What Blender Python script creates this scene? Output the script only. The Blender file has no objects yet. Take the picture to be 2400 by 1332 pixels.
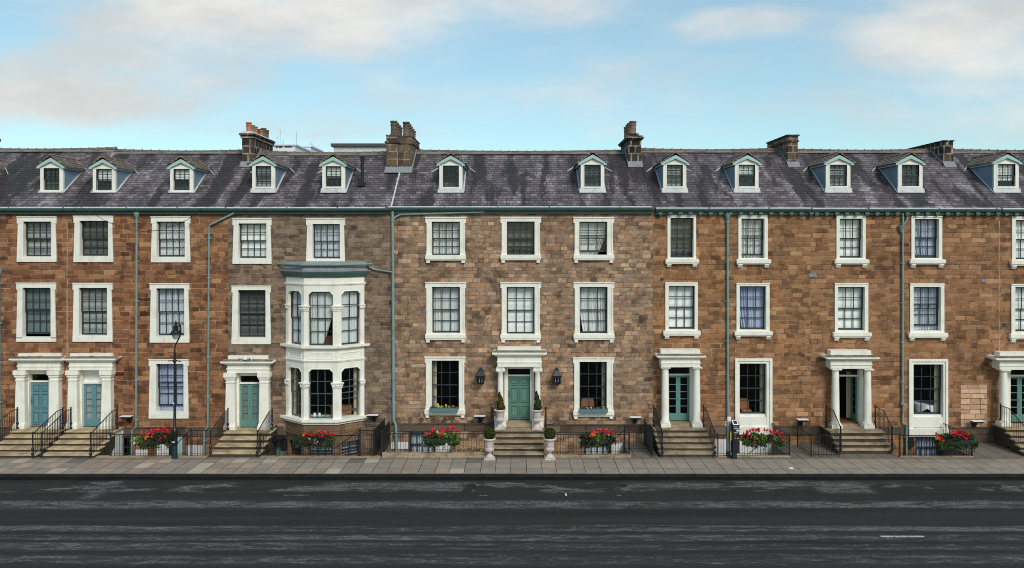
import bpy, bmesh, math, random
from mathutils import Vector, Matrix
RND = random.Random(11)
F, D, VX, HY, CZ = 1850.0, 37.0, 1210.0, 565.0, 9.45   # lens in photo pixels, camera distance, vanishing point, eye height
def X(px, y=0.0): return (px - VX) * (D + y) / F
def Z(py, y=0.0): return CZ + (HY - py) * (D + y) / F
S = bpy.context.scene
COL = S.collection
ORG = {}

# ------------------------------------------------------------------ mesh builder
class MB:
    def __init__(s): s.v = []; s.f = []; s.mi = []; s.cm = 0
    def add(s, vs, fs):
        b = len(s.v); s.v += [tuple(v) for v in vs]
        for f in fs: s.f.append(tuple(i + b for i in f)); s.mi.append(s.cm)
    def box(s, x0, x1, y0, y1, z0, z1):
        s.add([(x0,y0,z0),(x1,y0,z0),(x1,y1,z0),(x0,y1,z0),(x0,y0,z1),(x1,y0,z1),(x1,y1,z1),(x0,y1,z1)],
              [(0,3,2,1),(4,5,6,7),(0,1,5,4),(1,2,6,5),(2,3,7,6),(3,0,4,7)])
    def loft(s, a, b):
        n = len(a)
        s.add(list(a) + list(b), [tuple(range(n))[::-1], tuple(range(n, 2*n))] +
              [(i, (i+1) % n, n + (i+1) % n, n + i) for i in range(n)])
    def prism_y(s, p, y0, y1): s.loft([(x, y0, z) for x, z in p], [(x, y1, z) for x, z in p])
    def prism_x(s, p, x0, x1): s.loft([(x0, y, z) for y, z in p], [(x1, y, z) for y, z in p])
    def prism_z(s, p, z0, z1): s.loft([(x, y, z0) for x, y in p], [(x, y, z1) for x, y in p])
    def lathe(s, cx, cy, prof, n=20, flute=None):
        vs = []
        for k, (r, z) in enumerate(prof):
            for i in range(n):
                a = 2*math.pi*i/n
                rr = r*(1 + (flute(k, i) if flute else 0))
                vs.append((cx + rr*math.cos(a), cy + rr*math.sin(a), z))
        m = len(prof)
        fs = [(k*n+i, k*n+(i+1) % n, (k+1)*n+(i+1) % n, (k+1)*n+i) for k in range(m-1) for i in range(n)]
        fs += [tuple(range(n))[::-1], tuple((m-1)*n+i for i in range(n))]
        s.add(vs, fs)
    def tube(s, pts, r, n=8, cap=True):
        pts = [Vector(p) for p in pts]; rings = []
        rs = r if isinstance(r, (list, tuple)) else [r]*len(pts)
        up0 = Vector((0,0,1))
        for i, p in enumerate(pts):
            t = (pts[min(i+1, len(pts)-1)] - pts[max(i-1, 0)])
            t.normalize()
            u = up0.cross(t)
            if u.length < 0.15: u = Vector((0,1,0)).cross(t)
            u.normalize(); w = t.cross(u)
            rings.append([p + (u*math.cos(2*math.pi*(k+.5)/n) + w*math.sin(2*math.pi*(k+.5)/n))*rs[i] for k in range(n)])
        vs = [v for rg in rings for v in rg]; m = len(rings)
        fs = [(k*n+i, k*n+(i+1) % n, (k+1)*n+(i+1) % n, (k+1)*n+i) for k in range(m-1) for i in range(n)]
        if cap: fs += [tuple(range(n))[::-1], tuple((m-1)*n+i for i in range(n))]
        s.add(vs, fs)
    def quad(s, a, b, c, d): s.add([a, b, c, d], [(0,1,2,3)])
    def leaf(s, c, size, rnd, up=0.3):
        n = Vector((rnd.gauss(0,1), rnd.gauss(0,1), rnd.gauss(0,1)+up)); n.normalize()
        t = n.orthogonal(); t.rotate(Matrix.Rotation(rnd.uniform(0, 6.28), 3, n)); b = n.cross(t)
        c = Vector(c); w = size*rnd.uniform(.6, 1.1)
        s.add([c - t*w, c - b*w*.6 + n*w*.15, c + t*w, c + b*w*.6 + n*w*.15], [(0,1,2,3)])

XF = [None]
def build(name, mb, mat, parent=None, smooth=False, bevel=0, recalc=True):
    if XF[0]: mb.v = [XF[0](v) for v in mb.v]
    org = ORG.get(parent, Vector((0,0,0))) if parent else Vector((0,0,0))
    me = bpy.data.meshes.new(name)
    me.from_pydata([(v[0]-org.x, v[1]-org.y, v[2]-org.z) for v in mb.v], [], mb.f)
    mats = mat if isinstance(mat, (list, tuple)) else [mat]
    for m in mats: me.materials.append(m)
    if len(mats) > 1: me.polygons.foreach_set('material_index', mb.mi)
    if recalc:
        bm = bmesh.new(); bm.from_mesh(me); bmesh.ops.recalc_face_normals(bm, faces=bm.faces); bm.to_mesh(me); bm.free()
    if smooth:
        me.polygons.foreach_set('use_smooth', [True]*len(me.polygons))
        try: me.set_sharp_from_angle(angle=math.radians(38))
        except Exception: pass
    o = bpy.data.objects.new(name, me); COL.objects.link(o)
    if parent: o.parent = parent
    ORG[o] = org
    if bevel:
        b = o.modifiers.new('bevel', 'BEVEL'); b.width = bevel; b.segments = 2; b.limit_method = 'ANGLE'; b.angle_limit = math.radians(50)
    return o
def tag(o, label=None, cat=None, group=None, kind=None):
    if label: o['label'] = label
    if cat: o['category'] = cat
    if group: o['group'] = group
    if kind: o['kind'] = kind
    return o
def thing(name, label, cat, loc, group=None):
    o = bpy.data.objects.new(name, None); COL.objects.link(o); o.location = loc; o.empty_display_size = .3
    ORG[o] = Vector(loc)
    return tag(o, label, cat, group)

# ------------------------------------------------------------------ materials
class G:
    def __init__(s, name):
        s.m = bpy.data.materials.new(name); s.m.use_nodes = True; s.nt = s.m.node_tree
        s.b = s.nt.nodes['Principled BSDF']
    def n(s, t, **kw):
        x = s.nt.nodes.new(t)
        for k, v in kw.items(): setattr(x, k, v)
        return x
    def set(s, sock, v):
        if hasattr(v, 'is_output') or isinstance(v, bpy.types.NodeSocket): s.nt.links.new(v, sock)
        else: sock.default_value = v
    def M(s, op, a, b=0.0, c=0.0, clamp=False):
        x = s.n('ShaderNodeMath', operation=op, use_clamp=clamp)
        s.set(x.inputs[0], a); s.set(x.inputs[1], b)
        if len(x.inputs) > 2: s.set(x.inputs[2], c)
        return x.outputs[0]
    def pos(s):
        x = s.n('ShaderNodeSeparateXYZ'); s.nt.links.new(s.n('ShaderNodeNewGeometry').outputs['Position'], x.inputs[0]); return x.outputs
    def comb(s, x=0.0, y=0.0, z=0.0):
        c = s.n('ShaderNodeCombineXYZ')
        for i, v in enumerate((x, y, z)): s.set(c.inputs[i], v)
        return c.outputs[0]
    def noise(s, v, scale=1.0, detail=3.0, rough=.55):
        x = s.n('ShaderNodeTexNoise'); s.set(x.inputs['Vector'], v); x.inputs['Scale'].default_value = scale
        x.inputs['Detail'].default_value = detail; x.inputs['Roughness'].default_value = rough
        return x.outputs['Fac']
    def white(s, v, col=False):
        x = s.n('ShaderNodeTexWhiteNoise', noise_dimensions='3D'); s.set(x.inputs['Vector'], v)
        return x.outputs['Color' if col else 'Value']
    def ramp(s, f, stops, interp='LINEAR'):
        x = s.n('ShaderNodeValToRGB'); x.color_ramp.interpolation = interp; e = x.color_ramp.elements
        while len(e) > 1: e.remove(e[-1])
        e[0].position = stops[0][0]; e[0].color = (*stops[0][1], 1)
        for p, c in stops[1:]:
            k = e.new(p); k.color = (*c, 1)
        s.set(x.inputs[0], f); return x.outputs[0]
    def mr(s, f, a, b, c=0.0, d=1.0, smooth=True):
        x = s.n('ShaderNodeMapRange', interpolation_type='SMOOTHSTEP' if smooth else 'LINEAR')
        for i, v in enumerate((f, a, b, c, d)): s.set(x.inputs[i], v)
        return x.outputs[0]
    def mix(s, f, a, b, blend='MIX'):
        x = s.n('ShaderNodeMix', data_type='RGBA', blend_type=blend)
        s.set(x.inputs[0], f)
        for i, v in ((6, a), (7, b)):
            s.set(x.inputs[i], (*v, 1) if isinstance(v, tuple) and len(v) == 3 else v)
        return x.outputs[2]
    def out(s, col=None, rough=None, bump=None, dist=.02, strength=.6, metal=None, spec=None):
        if col is not None: s.set(s.b.inputs['Base Color'], (*col, 1) if isinstance(col, tuple) and len(col) == 3 else col)
        if rough is not None: s.set(s.b.inputs['Roughness'], rough)
        if metal is not None: s.b.inputs['Metallic'].default_value = metal
        if spec is not None: s.b.inputs['Specular IOR Level'].default_value = spec
        if bump is not None:
            x = s.n('ShaderNodeBump'); x.inputs['Distance'].default_value = dist; x.inputs['Strength'].default_value = strength
            s.set(x.inputs['Height'], bump); s.nt.links.new(x.outputs[0], s.b.inputs['Normal'])
        return s.m
def sc(c, k): return tuple(min(1, x*k) for x in c)
def srgb(r, g, b):
    return tuple((v/255/12.92 if v <= 10 else ((v/255+.055)/1.055)**2.4) for v in (r, g, b))

def paint(name, c, rough=.5, grime=.15, scale=2.0, spec=.4, streak=False):
    g = G(name); p = g.pos()
    u = g.M('ADD', p[0], p[1])
    n1 = g.noise(g.comb(u, 0.0, p[2]), scale, 5)
    n2 = g.noise(g.comb(g.M('MULTIPLY', u, 6.0), 1.7, g.M('MULTIPLY', p[2], .7 if streak else 6.0)), 1.3, 4, .6)
    f = g.M('MULTIPLY', g.mr(g.M('ADD', g.M('MULTIPLY', n1, .6), g.M('MULTIPLY', n2, .4)), .45, .68), grime)
    col = g.mix(f, c, tuple(x*y for x, y in zip(c, (.48, .42, .34))))
    return g.out(col, g.M('ADD', rough, g.M('MULTIPLY', n1, .15)), n2, .004, .4, spec=spec)

def stone(name, cols, h=.24, w=.5, mortar=(.2,.13,.08), strata=.4, angle=.5, soot=.5, seed=0.0, mw=.013, var=1.0, fresh=None, calm=.2, bump=.7, tint=(.90,.84,.79)):
    g = G(name); p = g.pos()
    u0 = g.M('ADD', p[0], g.M('MULTIPLY', p[1], .97)); z0 = p[2]
    zz = g.M('ADD', z0, g.M('MULTIPLY', g.noise(g.comb(0.0, seed, z0), 1.6, 1), .16*var))
    row = g.M('FLOOR', g.M('DIVIDE', zz, h)); fz = g.M('FRACT', g.M('DIVIDE', zz, h))
    off = g.M('MULTIPLY', g.white(g.comb(row, seed, 3.0)), 9.0)
    ww = g.M('MULTIPLY', w, g.M('ADD', .75, g.M('MULTIPLY', g.white(g.comb(row, seed, 8.0)), .6)))
    uu = g.M('ADD', g.M('ADD', u0, off), g.M('MULTIPLY', g.noise(g.comb(g.M('MULTIPLY', u0, 1.1), g.M('MULTIPLY', row, 5.3), seed), 1.4, 1), .45*var*w/.5))
    cu = g.M('DIVIDE', uu, ww); colm = g.M('FLOOR', cu); fu = g.M('FRACT', cu)
    idv = g.comb(colm, row, seed + .5)
    rc = g.n('ShaderNodeSeparateColor'); g.nt.links.new(g.white(idv, True), rc.inputs[0]); r1, r2, r3 = rc.outputs[0], rc.outputs[1], rc.outputs[2]
    du = g.M('MULTIPLY', g.M('MINIMUM', fu, g.M('SUBTRACT', 1.0, fu)), ww)
    dz = g.M('MULTIPLY', g.M('MINIMUM', fz, g.M('SUBTRACT', 1.0, fz)), h)
    wob = g.M('MULTIPLY', g.M('SUBTRACT', g.noise(g.comb(u0, 2.0, z0), 9.0, 3), .5), .022)
    d = g.M('ADD', g.M('MINIMUM', du, dz), wob)
    blk = g.mr(d, mw*.5, mw*1.6)
    k = len(cols)
    base = g.ramp(r1, [(i/k, c) for i, c in enumerate(cols)], 'CONSTANT')
    av = tuple(sum(q[i] for q in cols)/k for i in range(3)); base = g.mix(calm, base, av); base = g.mix(1.0, base, tint, 'MULTIPLY')
    ang = g.M('MULTIPLY', g.M('SUBTRACT', r2, .5), angle*2)
    ca, sa = g.M('COSINE', ang), g.M('SINE', ang)
    a = g.M('SUBTRACT', g.M('MULTIPLY', u0, ca), g.M('MULTIPLY', z0, sa)); b = g.M('ADD', g.M('MULTIPLY', u0, sa), g.M('MULTIPLY', z0, ca))
    st = g.noise(g.comb(g.M('MULTIPLY', a, 1.6), g.M('MULTIPLY', r3, 40.0), g.M('MULTIPLY', b, 15.0)), 1.5, 4, .65)
    fine = g.noise(g.comb(u0, 0.0, z0), 16.0, 4, .7)
    big = g.noise(g.comb(g.M('MULTIPLY', u0, .55), seed, g.M('MULTIPLY', z0, .42)), 1.0, 5, .62)
    mid = g.noise(g.comb(u0, seed + 4.0, z0), 2.3, 5, .65)
    v = g.M('ADD', 1.12 - .75*strata, g.M('MULTIPLY', st, 1.5*strata))
    fleck = g.noise(g.comb(g.M('MULTIPLY', u0, .8), seed, g.M('MULTIPLY', z0, 1.4)), 7.0, 6, .78)
    v = g.M('MULTIPLY', v, g.M('ADD', .30, g.M('MULTIPLY', g.M('ADD', g.M('MULTIPLY', fine, .45), g.M('MULTIPLY', fleck, .55)), 1.5)))
    v = g.M('MULTIPLY', v, g.M('ADD', .82, g.M('MULTIPLY', r3, .44)))
    cc = g.mix(1.0, base, g.comb(v, v, v), 'MULTIPLY')
    drip = g.noise(g.comb(g.M('MULTIPLY', u0, 2.2), seed + 2.0, g.M('MULTIPLY', z0, .22)), 1.0, 5, .65)
    sk = g.M('MULTIPLY', g.mr(g.M('ADD', g.M('ADD', g.M('MULTIPLY', big, .34), g.M('MULTIPLY', mid, .34)), g.M('ADD', g.M('MULTIPLY', r2, .12), g.M('MULTIPLY', drip, .20))), .46, .66), soot)
    cc = g.mix(sk, cc, g.mix(1.0, cc, (.27, .25, .27), 'MULTIPLY'))
    if fresh:
        fk = g.M('MULTIPLY', g.mr(g.M('SUBTRACT', mid, g.M('MULTIPLY', big, .3)), .42, .55), .55)
        cc = g.mix(fk, cc, g.mix(.5, cc, fresh))
    mort = g.mix(g.mr(mid, .38, .62), sc(mortar, 1.15), sc(mortar, .3))
    cc = g.mix(blk, mort, cc)
    hgt = g.M('ADD', g.M('MULTIPLY', blk, .7), g.M('MULTIPLY', g.M('ADD', fine, st), .35))
    hgt = g.M('ADD', hgt, g.M('MULTIPLY', r2, .25))
    return g.out(cc, .92, hgt, .022, bump, spec=.2)

def slate(name, c0, c1, u=0, rowz=.122, w=.30, seed=0.0, stain=1.0, moss=None):
    g = G(name); p = g.pos()
    ua = p[u]; z = p[2]
    zr = g.M('DIVIDE', z, rowz); row = g.M('FLOOR', zr); fz = g.M('FRACT', zr)
    cu = g.M('ADD', g.M('DIVIDE', ua, w), g.M('ADD', g.M('MULTIPLY', row, .5), g.M('MULTIPLY', g.white(g.comb(row, seed, 1.0)), .25)))
    colm = g.M('FLOOR', cu); fu = g.M('FRACT', cu)
    rc = g.n('ShaderNodeSeparateColor'); g.nt.links.new(g.white(g.comb(colm, row, seed), True), rc.inputs[0]); r1, r2, r3 = rc.outputs
    edge = g.M('MULTIPLY', g.mr(g.M('ABSOLUTE', g.M('SUBTRACT', fu, .5)), .5, .44), g.mr(fz, .04, .30))
    base = g.mix(r1, c0, c1)
    pale = g.M('GREATER_THAN', r2, .93)
    ug = g.M('MULTIPLY', ua, 1.0)
    dk = g.noise(g.comb(g.M('ADD', ug, g.M('MULTIPLY', r3, .12)), seed, g.M('MULTIPLY', z, .33)), .85, 5, .62)
    ltn = g.noise(g.comb(g.M('ADD', g.M('MULTIPLY', ug, 1.35), g.M('MULTIPLY', r3, .2)), seed + 9.0, g.M('MULTIPLY', z, .42)), .9, 5, .66)
    fine = g.noise(g.comb(ua, p[1], z), 9.0, 5, .7)
    v = g.M('MULTIPLY', g.M('ADD', .62, g.M('MULTIPLY', fine, .7)), g.M('ADD', .72, g.M('MULTIPLY', r3, .5)))
    c = g.mix(1.0, base, g.comb(v, v, v), 'MULTIPLY')
    c = g.mix(g.M('MULTIPLY', pale, .45), c, sc(c1, 2.0))
    lm = g.mr(ltn, .50, .66)
    c = g.mix(g.M('MULTIPLY', lm, g.M('MULTIPLY', g.M('ADD', .25, r2), .62*stain)), c, (.42, .35, .38))
    c = g.mix(g.M('MULTIPLY', g.mr(dk, .49, .57), .86*stain), c, (.030, .023, .021))
    if moss: c = g.mix(g.M('MULTIPLY', g.mr(fine, .45, .62), .7), c, moss)
    c = g.mix(edge, (.012, .010, .012), c)
    hgt = g.M('ADD', g.M('MULTIPLY', g.M('SUBTRACT', 1.0, fz), .9), g.M('ADD', g.M('MULTIPLY', edge, .4), g.M('MULTIPLY', g.M('ADD', r2, fine), .3)))
    return g.out(c, g.M('ADD', .5, g.M('MULTIPLY', r1, .25)), hgt, .018, .8, spec=.35)

def glassmat(name, tint=(.97,.985,.98)):
    g = G(name); nt = g.nt; nt.nodes.remove(g.b); o = nt.nodes['Material Output']
    t = g.n('ShaderNodeBsdfTransparent'); t.inputs[0].default_value = (*tint, 1)
    gl = g.n('ShaderNodeBsdfGlossy'); gl.inputs['Roughness'].default_value = .02
    p = g.pos()
    bm = g.n('ShaderNodeBump'); bm.inputs['Distance'].default_value = .01; bm.inputs['Strength'].default_value = .12
    g.set(bm.inputs['Height'], g.noise(g.comb(p[0], p[1], p[2]), 1.8, 2)); nt.links.new(bm.outputs[0], gl.inputs['Normal'])
    lw = g.n('ShaderNodeLayerWeight'); lw.inputs[0].default_value = .5
    fr = g.M('ADD', .04, g.M('MULTIPLY', .6, g.M('POWER', lw.outputs['Facing'], 4.0)))
    mx = g.n('ShaderNodeMixShader'); nt.links.new(fr, mx.inputs[0]); nt.links.new(t.outputs[0], mx.inputs[1]); nt.links.new(gl.outputs[0], mx.inputs[2])
    nt.links.new(mx.outputs[0], o.inputs[0]); return g.m

def cloth(name, c, tr=.2):
    g = G(name); p = g.pos()
    n = g.noise(g.comb(g.M('MULTIPLY', p[0], 9.0), p[1], g.M('MULTIPLY', p[2], .6)), 1.5, 3)
    col = g.mix(n, c, sc(c, .8)); g.out(col, .9, spec=.1)
    t = g.n('ShaderNodeBsdfTranslucent'); g.set(t.inputs[0], col)
    mx = g.n('ShaderNodeMixShader'); mx.inputs[0].default_value = tr
    o = g.nt.nodes['Material Output']
    g.nt.links.new(g.b.outputs[0], mx.inputs[1]); g.nt.links.new(t.outputs[0], mx.inputs[2]); g.nt.links.new(mx.outputs[0], o.inputs[0])
    return g.m

def leafmat(name, c, var=.5):
    g = G(name); p = g.pos()
    r = g.n('ShaderNodeNewGeometry').outputs['Random Per Island']
    v = g.M('ADD', 1-var, g.M('MULTIPLY', r, 2*var))
    col = g.mix(1.0, c, g.comb(v, v, g.M('MULTIPLY', v, .9)), 'MULTIPLY')
    return g.out(col, .6, spec=.25)

def asphalt():
    g = G('asphalt'); p = g.pos(); x, y = p[0], p[1]
    warp = g.M('MULTIPLY', g.M('SUBTRACT', g.noise(g.comb(g.M('MULTIPLY', x, .15), g.M('MULTIPLY', y, .8), 3.0), 1.0, 3), .5), .5)
    yy = g.M('ADD', y, warp)
    band = g.noise(g.comb(g.M('MULTIPLY', x, .05), g.M('MULTIPLY', yy, 1.35), 0.0), 1.0, 4, .6)
    streak = g.noise(g.comb(g.M('MULTIPLY', x, .9), g.M('MULTIPLY', yy, 5.0), 5.0), 1.0, 6, .75)
    patch = g.noise(g.comb(g.M('MULTIPLY', x, .45), g.M('MULTIPLY', y, 1.1), 11.0), 1.0, 5, .62)
    xs = g.M('ADD', x, g.M('MULTIPLY', y, .5))
    chip = g.M('ADD', g.M('MULTIPLY', g.noise(g.comb(g.M('MULTIPLY', xs, 3.0), g.M('MULTIPLY', y, 5.0), 1.0), 1.0, 6, .8), .5), g.M('MULTIPLY', g.noise(g.comb(g.M('MULTIPLY', xs, 16.0), g.M('MULTIPLY', y, 13.0), 1.0), 1.0, 2, .6), .5))
    fine = g.noise(g.comb(x, y, 2.0), 30.0, 3, .7)
    def track(c, hw): return g.mr(g.M('ABSOLUTE', g.M('SUBTRACT', yy, c)), hw, hw*.45)
    def area(x0, x1, y0, y1, s=.25):
        e = g.M('MULTIPLY', g.mr(x, x0-s, x0+s), g.mr(x, x1+s, x1-s))
        return g.M('MULTIPLY', e, g.M('MULTIPLY', g.mr(y, y0-s, y0+s), g.mr(y, y1+s, y1-s)))
    gaps = g.mr(patch, .36, .55)
    tr = g.M('MULTIPLY', track(-8.35, .55), g.M('ADD', .45, g.M('MULTIPLY', gaps, .55)))
    for c, hw, k in ((-10.75, .36, 1.0), (-11.55, .35, .85), (-12.3, .4, .75), (-13.3, .5, .7)): tr = g.M('MAXIMUM', tr, g.M('MULTIPLY', track(c, hw), g.M('MULTIPLY', k, g.M('ADD', .5, g.M('MULTIPLY', g.mr(band, .35, .6), .5)))))
    tr = g.M('MAXIMUM', tr, g.M('MULTIPLY', track(-6.3, .8), g.mr(patch, .49, .57)))
    for q in ((-16.3, -15.6, -7.7, -5.4), (8.6, 10.1, -6.3, -5.5), (10.8, 11.7, -6.3, -5.5), (11.5, 13.7, -7.1, -5.6), (4.0, 8.0, -6.5, -5.8), (-7.6, -2.0, -6.6, -5.7)): tr = g.M('MAXIMUM', tr, g.M('MULTIPLY', area(*q), .9))
    chip1 = g.noise(g.comb(g.M('MULTIPLY', xs, 3.6), g.M('MULTIPLY', y, 4.6), 1.0), 1.0, 4, .72)
    chip2 = g.noise(g.comb(g.M('MULTIPLY', x, 1.3), g.M('MULTIPLY', y, 5.0), 6.0), 1.0, 5, .75)
    fl1 = g.noise(g.comb(g.M('MULTIPLY', xs, 11.0), g.M('MULTIPLY', y, 6.5), 3.0), 1.0, 3, .7); fl2 = g.noise(g.comb(g.M('MULTIPLY', x, 7.0), g.M('MULTIPLY', y, 9.0), 8.0), 1.0, 4, .7)
    chip1 = g.M('ADD', g.M('MULTIPLY', chip1, .40), g.M('MULTIPLY', fl1, .60)); chip2 = g.M('ADD', g.M('MULTIPLY', chip2, .55), g.M('MULTIPLY', fl2, .45))
    nearf = g.mr(y, -9.6, -10.6)
    cp = g.M('ADD', g.M('MULTIPLY', chip1, g.M('SUBTRACT', 1.0, nearf)), g.M('MULTIPLY', chip2, nearf))
    th = g.M('ADD', g.M('SUBTRACT', .665, g.M('MULTIPLY', tr, .195)), g.M('MULTIPLY', g.M('SUBTRACT', .5, streak), .45))
    wear = g.M('MULTIPLY', g.mr(g.M('SUBTRACT', cp, th), -.08, .16), g.M('ADD', .55, g.M('MULTIPLY', chip, .8)))
    col = g.mix(g.M('MULTIPLY', band, .9), (.010, .0095, .0092), (.058, .055, .0525))
    col = g.mix(g.M('MULTIPLY', g.M('MULTIPLY', tr, g.mr(streak, .3, .62)), .5), col, (.115, .11, .105))
    col = g.mix(wear, col, (.165, .157, .15))
    v = g.M('ADD', .1, g.M('MULTIPLY', g.M('ADD', g.M('MULTIPLY', fine, .4), g.M('ADD', g.M('MULTIPLY', fl2, .4), g.M('MULTIPLY', streak, .4))), 1.5))
    col = g.mix(1.0, col, g.comb(v, v, v), 'MULTIPLY')
    col = g.mix(g.M('MULTIPLY', g.mr(g.M('ADD', y, g.M('MULTIPLY', patch, .3)), -5.45, -5.1), .9), col, (.004, .004, .004))
    return g.out(col, .85, g.M('ADD', g.M('MULTIPLY', fine, .6), wear), .012, .7, spec=.12)

def flags(name, w=.63, d=.81, y0=-5.0, lively=True):
    g = G(name); p = g.pos(); x, y = p[0], p[1]
    rv = g.M('DIVIDE', g.M('SUBTRACT', y, y0), d); row = g.M('FLOOR', rv); fv = g.M('FRACT', rv)
    xx = g.M('ADD', x, g.M('MULTIPLY', g.M('SUBTRACT', g.white(g.comb(row, 1.0, 1.0)), .5), .05))
    cu = g.M('DIVIDE', g.M('ADD', xx, g.M('MULTIPLY', g.noise(g.comb(g.M('MULTIPLY', x, .5), 0.0, 0.0), 1.0, 1), .5)), w)
    cl = g.M('FLOOR', cu); fu = g.M('FRACT', cu)
    # some neighbours along a row are one long slab
    big = g.M('GREATER_THAN', g.white(g.comb(g.M('FLOOR', g.M('MULTIPLY', cl, .5)), 5.0, 2.0)), .82)
    rowb = g.M('MULTIPLY', row, g.M('SUBTRACT', 1.0, g.M('MULTIPLY', big, .5)))
    rc = g.n('ShaderNodeSeparateColor'); g.nt.links.new(g.white(g.comb(cl, row, 7.0), True), rc.inputs[0]); r1, r2, r3 = rc.outputs
    cols = [(.285,.235,.188), (.300,.248,.20), (.268,.222,.18), (.315,.258,.205), (.288,.238,.192), (.305,.252,.202), (.272,.226,.185), (.295,.24,.19)]
    base = g.ramp(r1, [(i/len(cols), c) for i, c in enumerate(cols)], 'CONSTANT')
    odd = g.ramp(r3, [(0, (.40,.29,.215)), (.3, (.32,.225,.17)), (.5, (.52,.43,.34)), (.68, (.10,.095,.092)), (.82, (.27,.20,.16))], 'CONSTANT')
    ch = g.mr(x, -8.0, 4.0, .42, .05, False) if lively else .1
    base = g.mix(g.M('MULTIPLY', g.M('LESS_THAN', r2, ch), .68), base, odd)
    n = g.noise(g.comb(x, y, 0.0), 2.2, 6, .68); f2 = g.noise(g.comb(x, y, 4.0), 22.0, 4, .7)
    v = g.M('MULTIPLY', g.M('ADD', .55, g.M('MULTIPLY', n, .9)), g.M('ADD', .8, g.M('MULTIPLY', f2, .4)))
    c = g.mix(1.0, base, g.comb(v, v, v), 'MULTIPLY')
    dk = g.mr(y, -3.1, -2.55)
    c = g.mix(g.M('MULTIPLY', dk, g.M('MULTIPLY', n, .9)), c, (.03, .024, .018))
    e = g.M('MULTIPLY', g.mr(g.M('ABSOLUTE', g.M('SUBTRACT', fu, .5)), .494, .472), g.mr(g.M('ABSOLUTE', g.M('SUBTRACT', fv, .5)), .496, .478))
    c = g.mix(e, (.012, .010, .008), c)
    return g.out(c, .78, g.M('ADD', e, g.M('MULTIPLY', f2, .3)), .012, .6, spec=.3)

def rough_stone(name, c, moss=(.05,.045,.02), amt=.6, scale=1.6, pale=None):
    g = G(name); p = g.pos()
    v3 = g.comb(p[0], p[1], p[2])
    n = g.noise(v3, scale, 6, .66); f = g.noise(v3, 14.0, 5, .75); s2 = g.noise(g.comb(g.M('MULTIPLY', p[0], 2.0), p[1], g.M('MULTIPLY', p[2], 9.0)), 1.2, 4, .6)
    col = g.mix(g.M('MULTIPLY', g.mr(g.M('ADD', g.M('MULTIPLY', n, .5), g.M('MULTIPLY', s2, .5)), .42, .62), amt), c, moss)
    v = g.M('ADD', .6, g.M('MULTIPLY', f, .8)); col = g.mix(1.0, col, g.comb(v, v, v), 'MULTIPLY')
    if pale: col = g.mix(g.M('MULTIPLY', g.mr(f, .58, .7), .7), col, pale)
    return g.out(col, .9, g.M('ADD', f, n), .015, .6, spec=.2)

def flat(name, c, rough=.6, metal=None, spec=.4):
    g = G(name); p = g.pos(); n = g.noise(g.comb(p[0], p[1], p[2]), 7.0, 4, .65)
    v = g.M('ADD', .8, g.M('MULTIPLY', n, .4))
    return g.out(g.mix(1.0, c, g.comb(v, v, v), 'MULTIPLY'), rough, metal=metal, spec=spec)

def gravelmat():
    g = G('gravel'); p = g.pos()
    vo = g.n('ShaderNodeTexVoronoi'); g.set(vo.inputs['Vector'], g.comb(p[0], p[1], p[2])); vo.inputs['Scale'].default_value = 22
    sp = g.n('ShaderNodeSeparateColor'); g.nt.links.new(vo.outputs['Color'], sp.inputs[0])
    c = g.ramp(sp.outputs[0], [(0,(.30,.15,.06)),(.3,(.45,.25,.11)),(.55,(.55,.40,.25)),(.75,(.36,.19,.09)),(.9,(.7,.6,.45))], 'CONSTANT')
    return g.out(c, .85, vo.outputs['Distance'], .03, 1.0, spec=.2)

M = {}
M['red'] = stone('red_brown_sandstone', [(.225,.105,.052),(.27,.13,.066),(.175,.082,.044),(.31,.158,.082),(.21,.095,.050),(.145,.072,.042),(.36,.20,.105),(.265,.115,.060),(.20,.108,.064),(.245,.125,.068)],
                 .215, .46, (.40,.225,.115), .6, .35, 1.0, 1.0, tint=(.90,.82,.79))
M['grey'] = stone('grey_brown_sandstone', [(.215,.150,.105),(.175,.128,.095),(.265,.185,.128),(.145,.108,.084),(.225,.143,.092),(.29,.20,.138),(.19,.138,.105),(.245,.165,.11)],
                 .205, .43, (.30,.195,.125), .9, .6, .95, 2.0, tint=(.82,.80,.79))
M['pink'] = stone('banded_grey_pink_sandstone', [(.350,.228,.150),(.235,.175,.132),(.395,.255,.165),(.185,.142,.112),(.320,.200,.130),(.44,.31,.215),(.265,.182,.128),(.20,.135,.092),(.38,.220,.130),(.29,.225,.175)],
                 .19, .33, (.36,.18,.098), 1.3, 1.3, .95, 3.0, .009, 1.5, calm=.28, bump=.55, tint=(.90,.855,.80))
M['gold'] = stone('golden_brown_sandstone', [(.285,.155,.078),(.235,.122,.060),(.33,.192,.105),(.19,.098,.052),(.265,.152,.085),(.37,.228,.132),(.215,.118,.066),(.295,.15,.072),(.165,.098,.06)],
                 .215, .46, (.38,.225,.125), .6, .3, .95, 4.0, fresh=(.42,.25,.165), tint=(.98,.87,.765))
M['gold2'] = stone('golden_brown_sandstone_far', [(.275,.148,.078),(.235,.124,.064),(.32,.188,.108),(.195,.104,.058),(.25,.142,.084),(.35,.215,.13),(.22,.118,.068),(.28,.148,.082)],
                 .215, .48, (.34,.20,.115), .55, .3, .9, 5.0, fresh=(.41,.245,.168), tint=(.98,.87,.765))
M['patch'] = stone('cleaned_pink_sandstone', [(.50,.32,.215),(.54,.35,.24),(.46,.29,.19)], .235, .54, (.27,.165,.11), .4, .3, .25, 5.0)
M['chim'] = stone('sooty_chimney_stone', [(.035,.028,.022),(.055,.042,.032),(.024,.020,.017),(.085,.062,.045),(.045,.034,.027)], .40, .5, (.33,.29,.25), .6, .4, .5, 6.0, .034)
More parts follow.
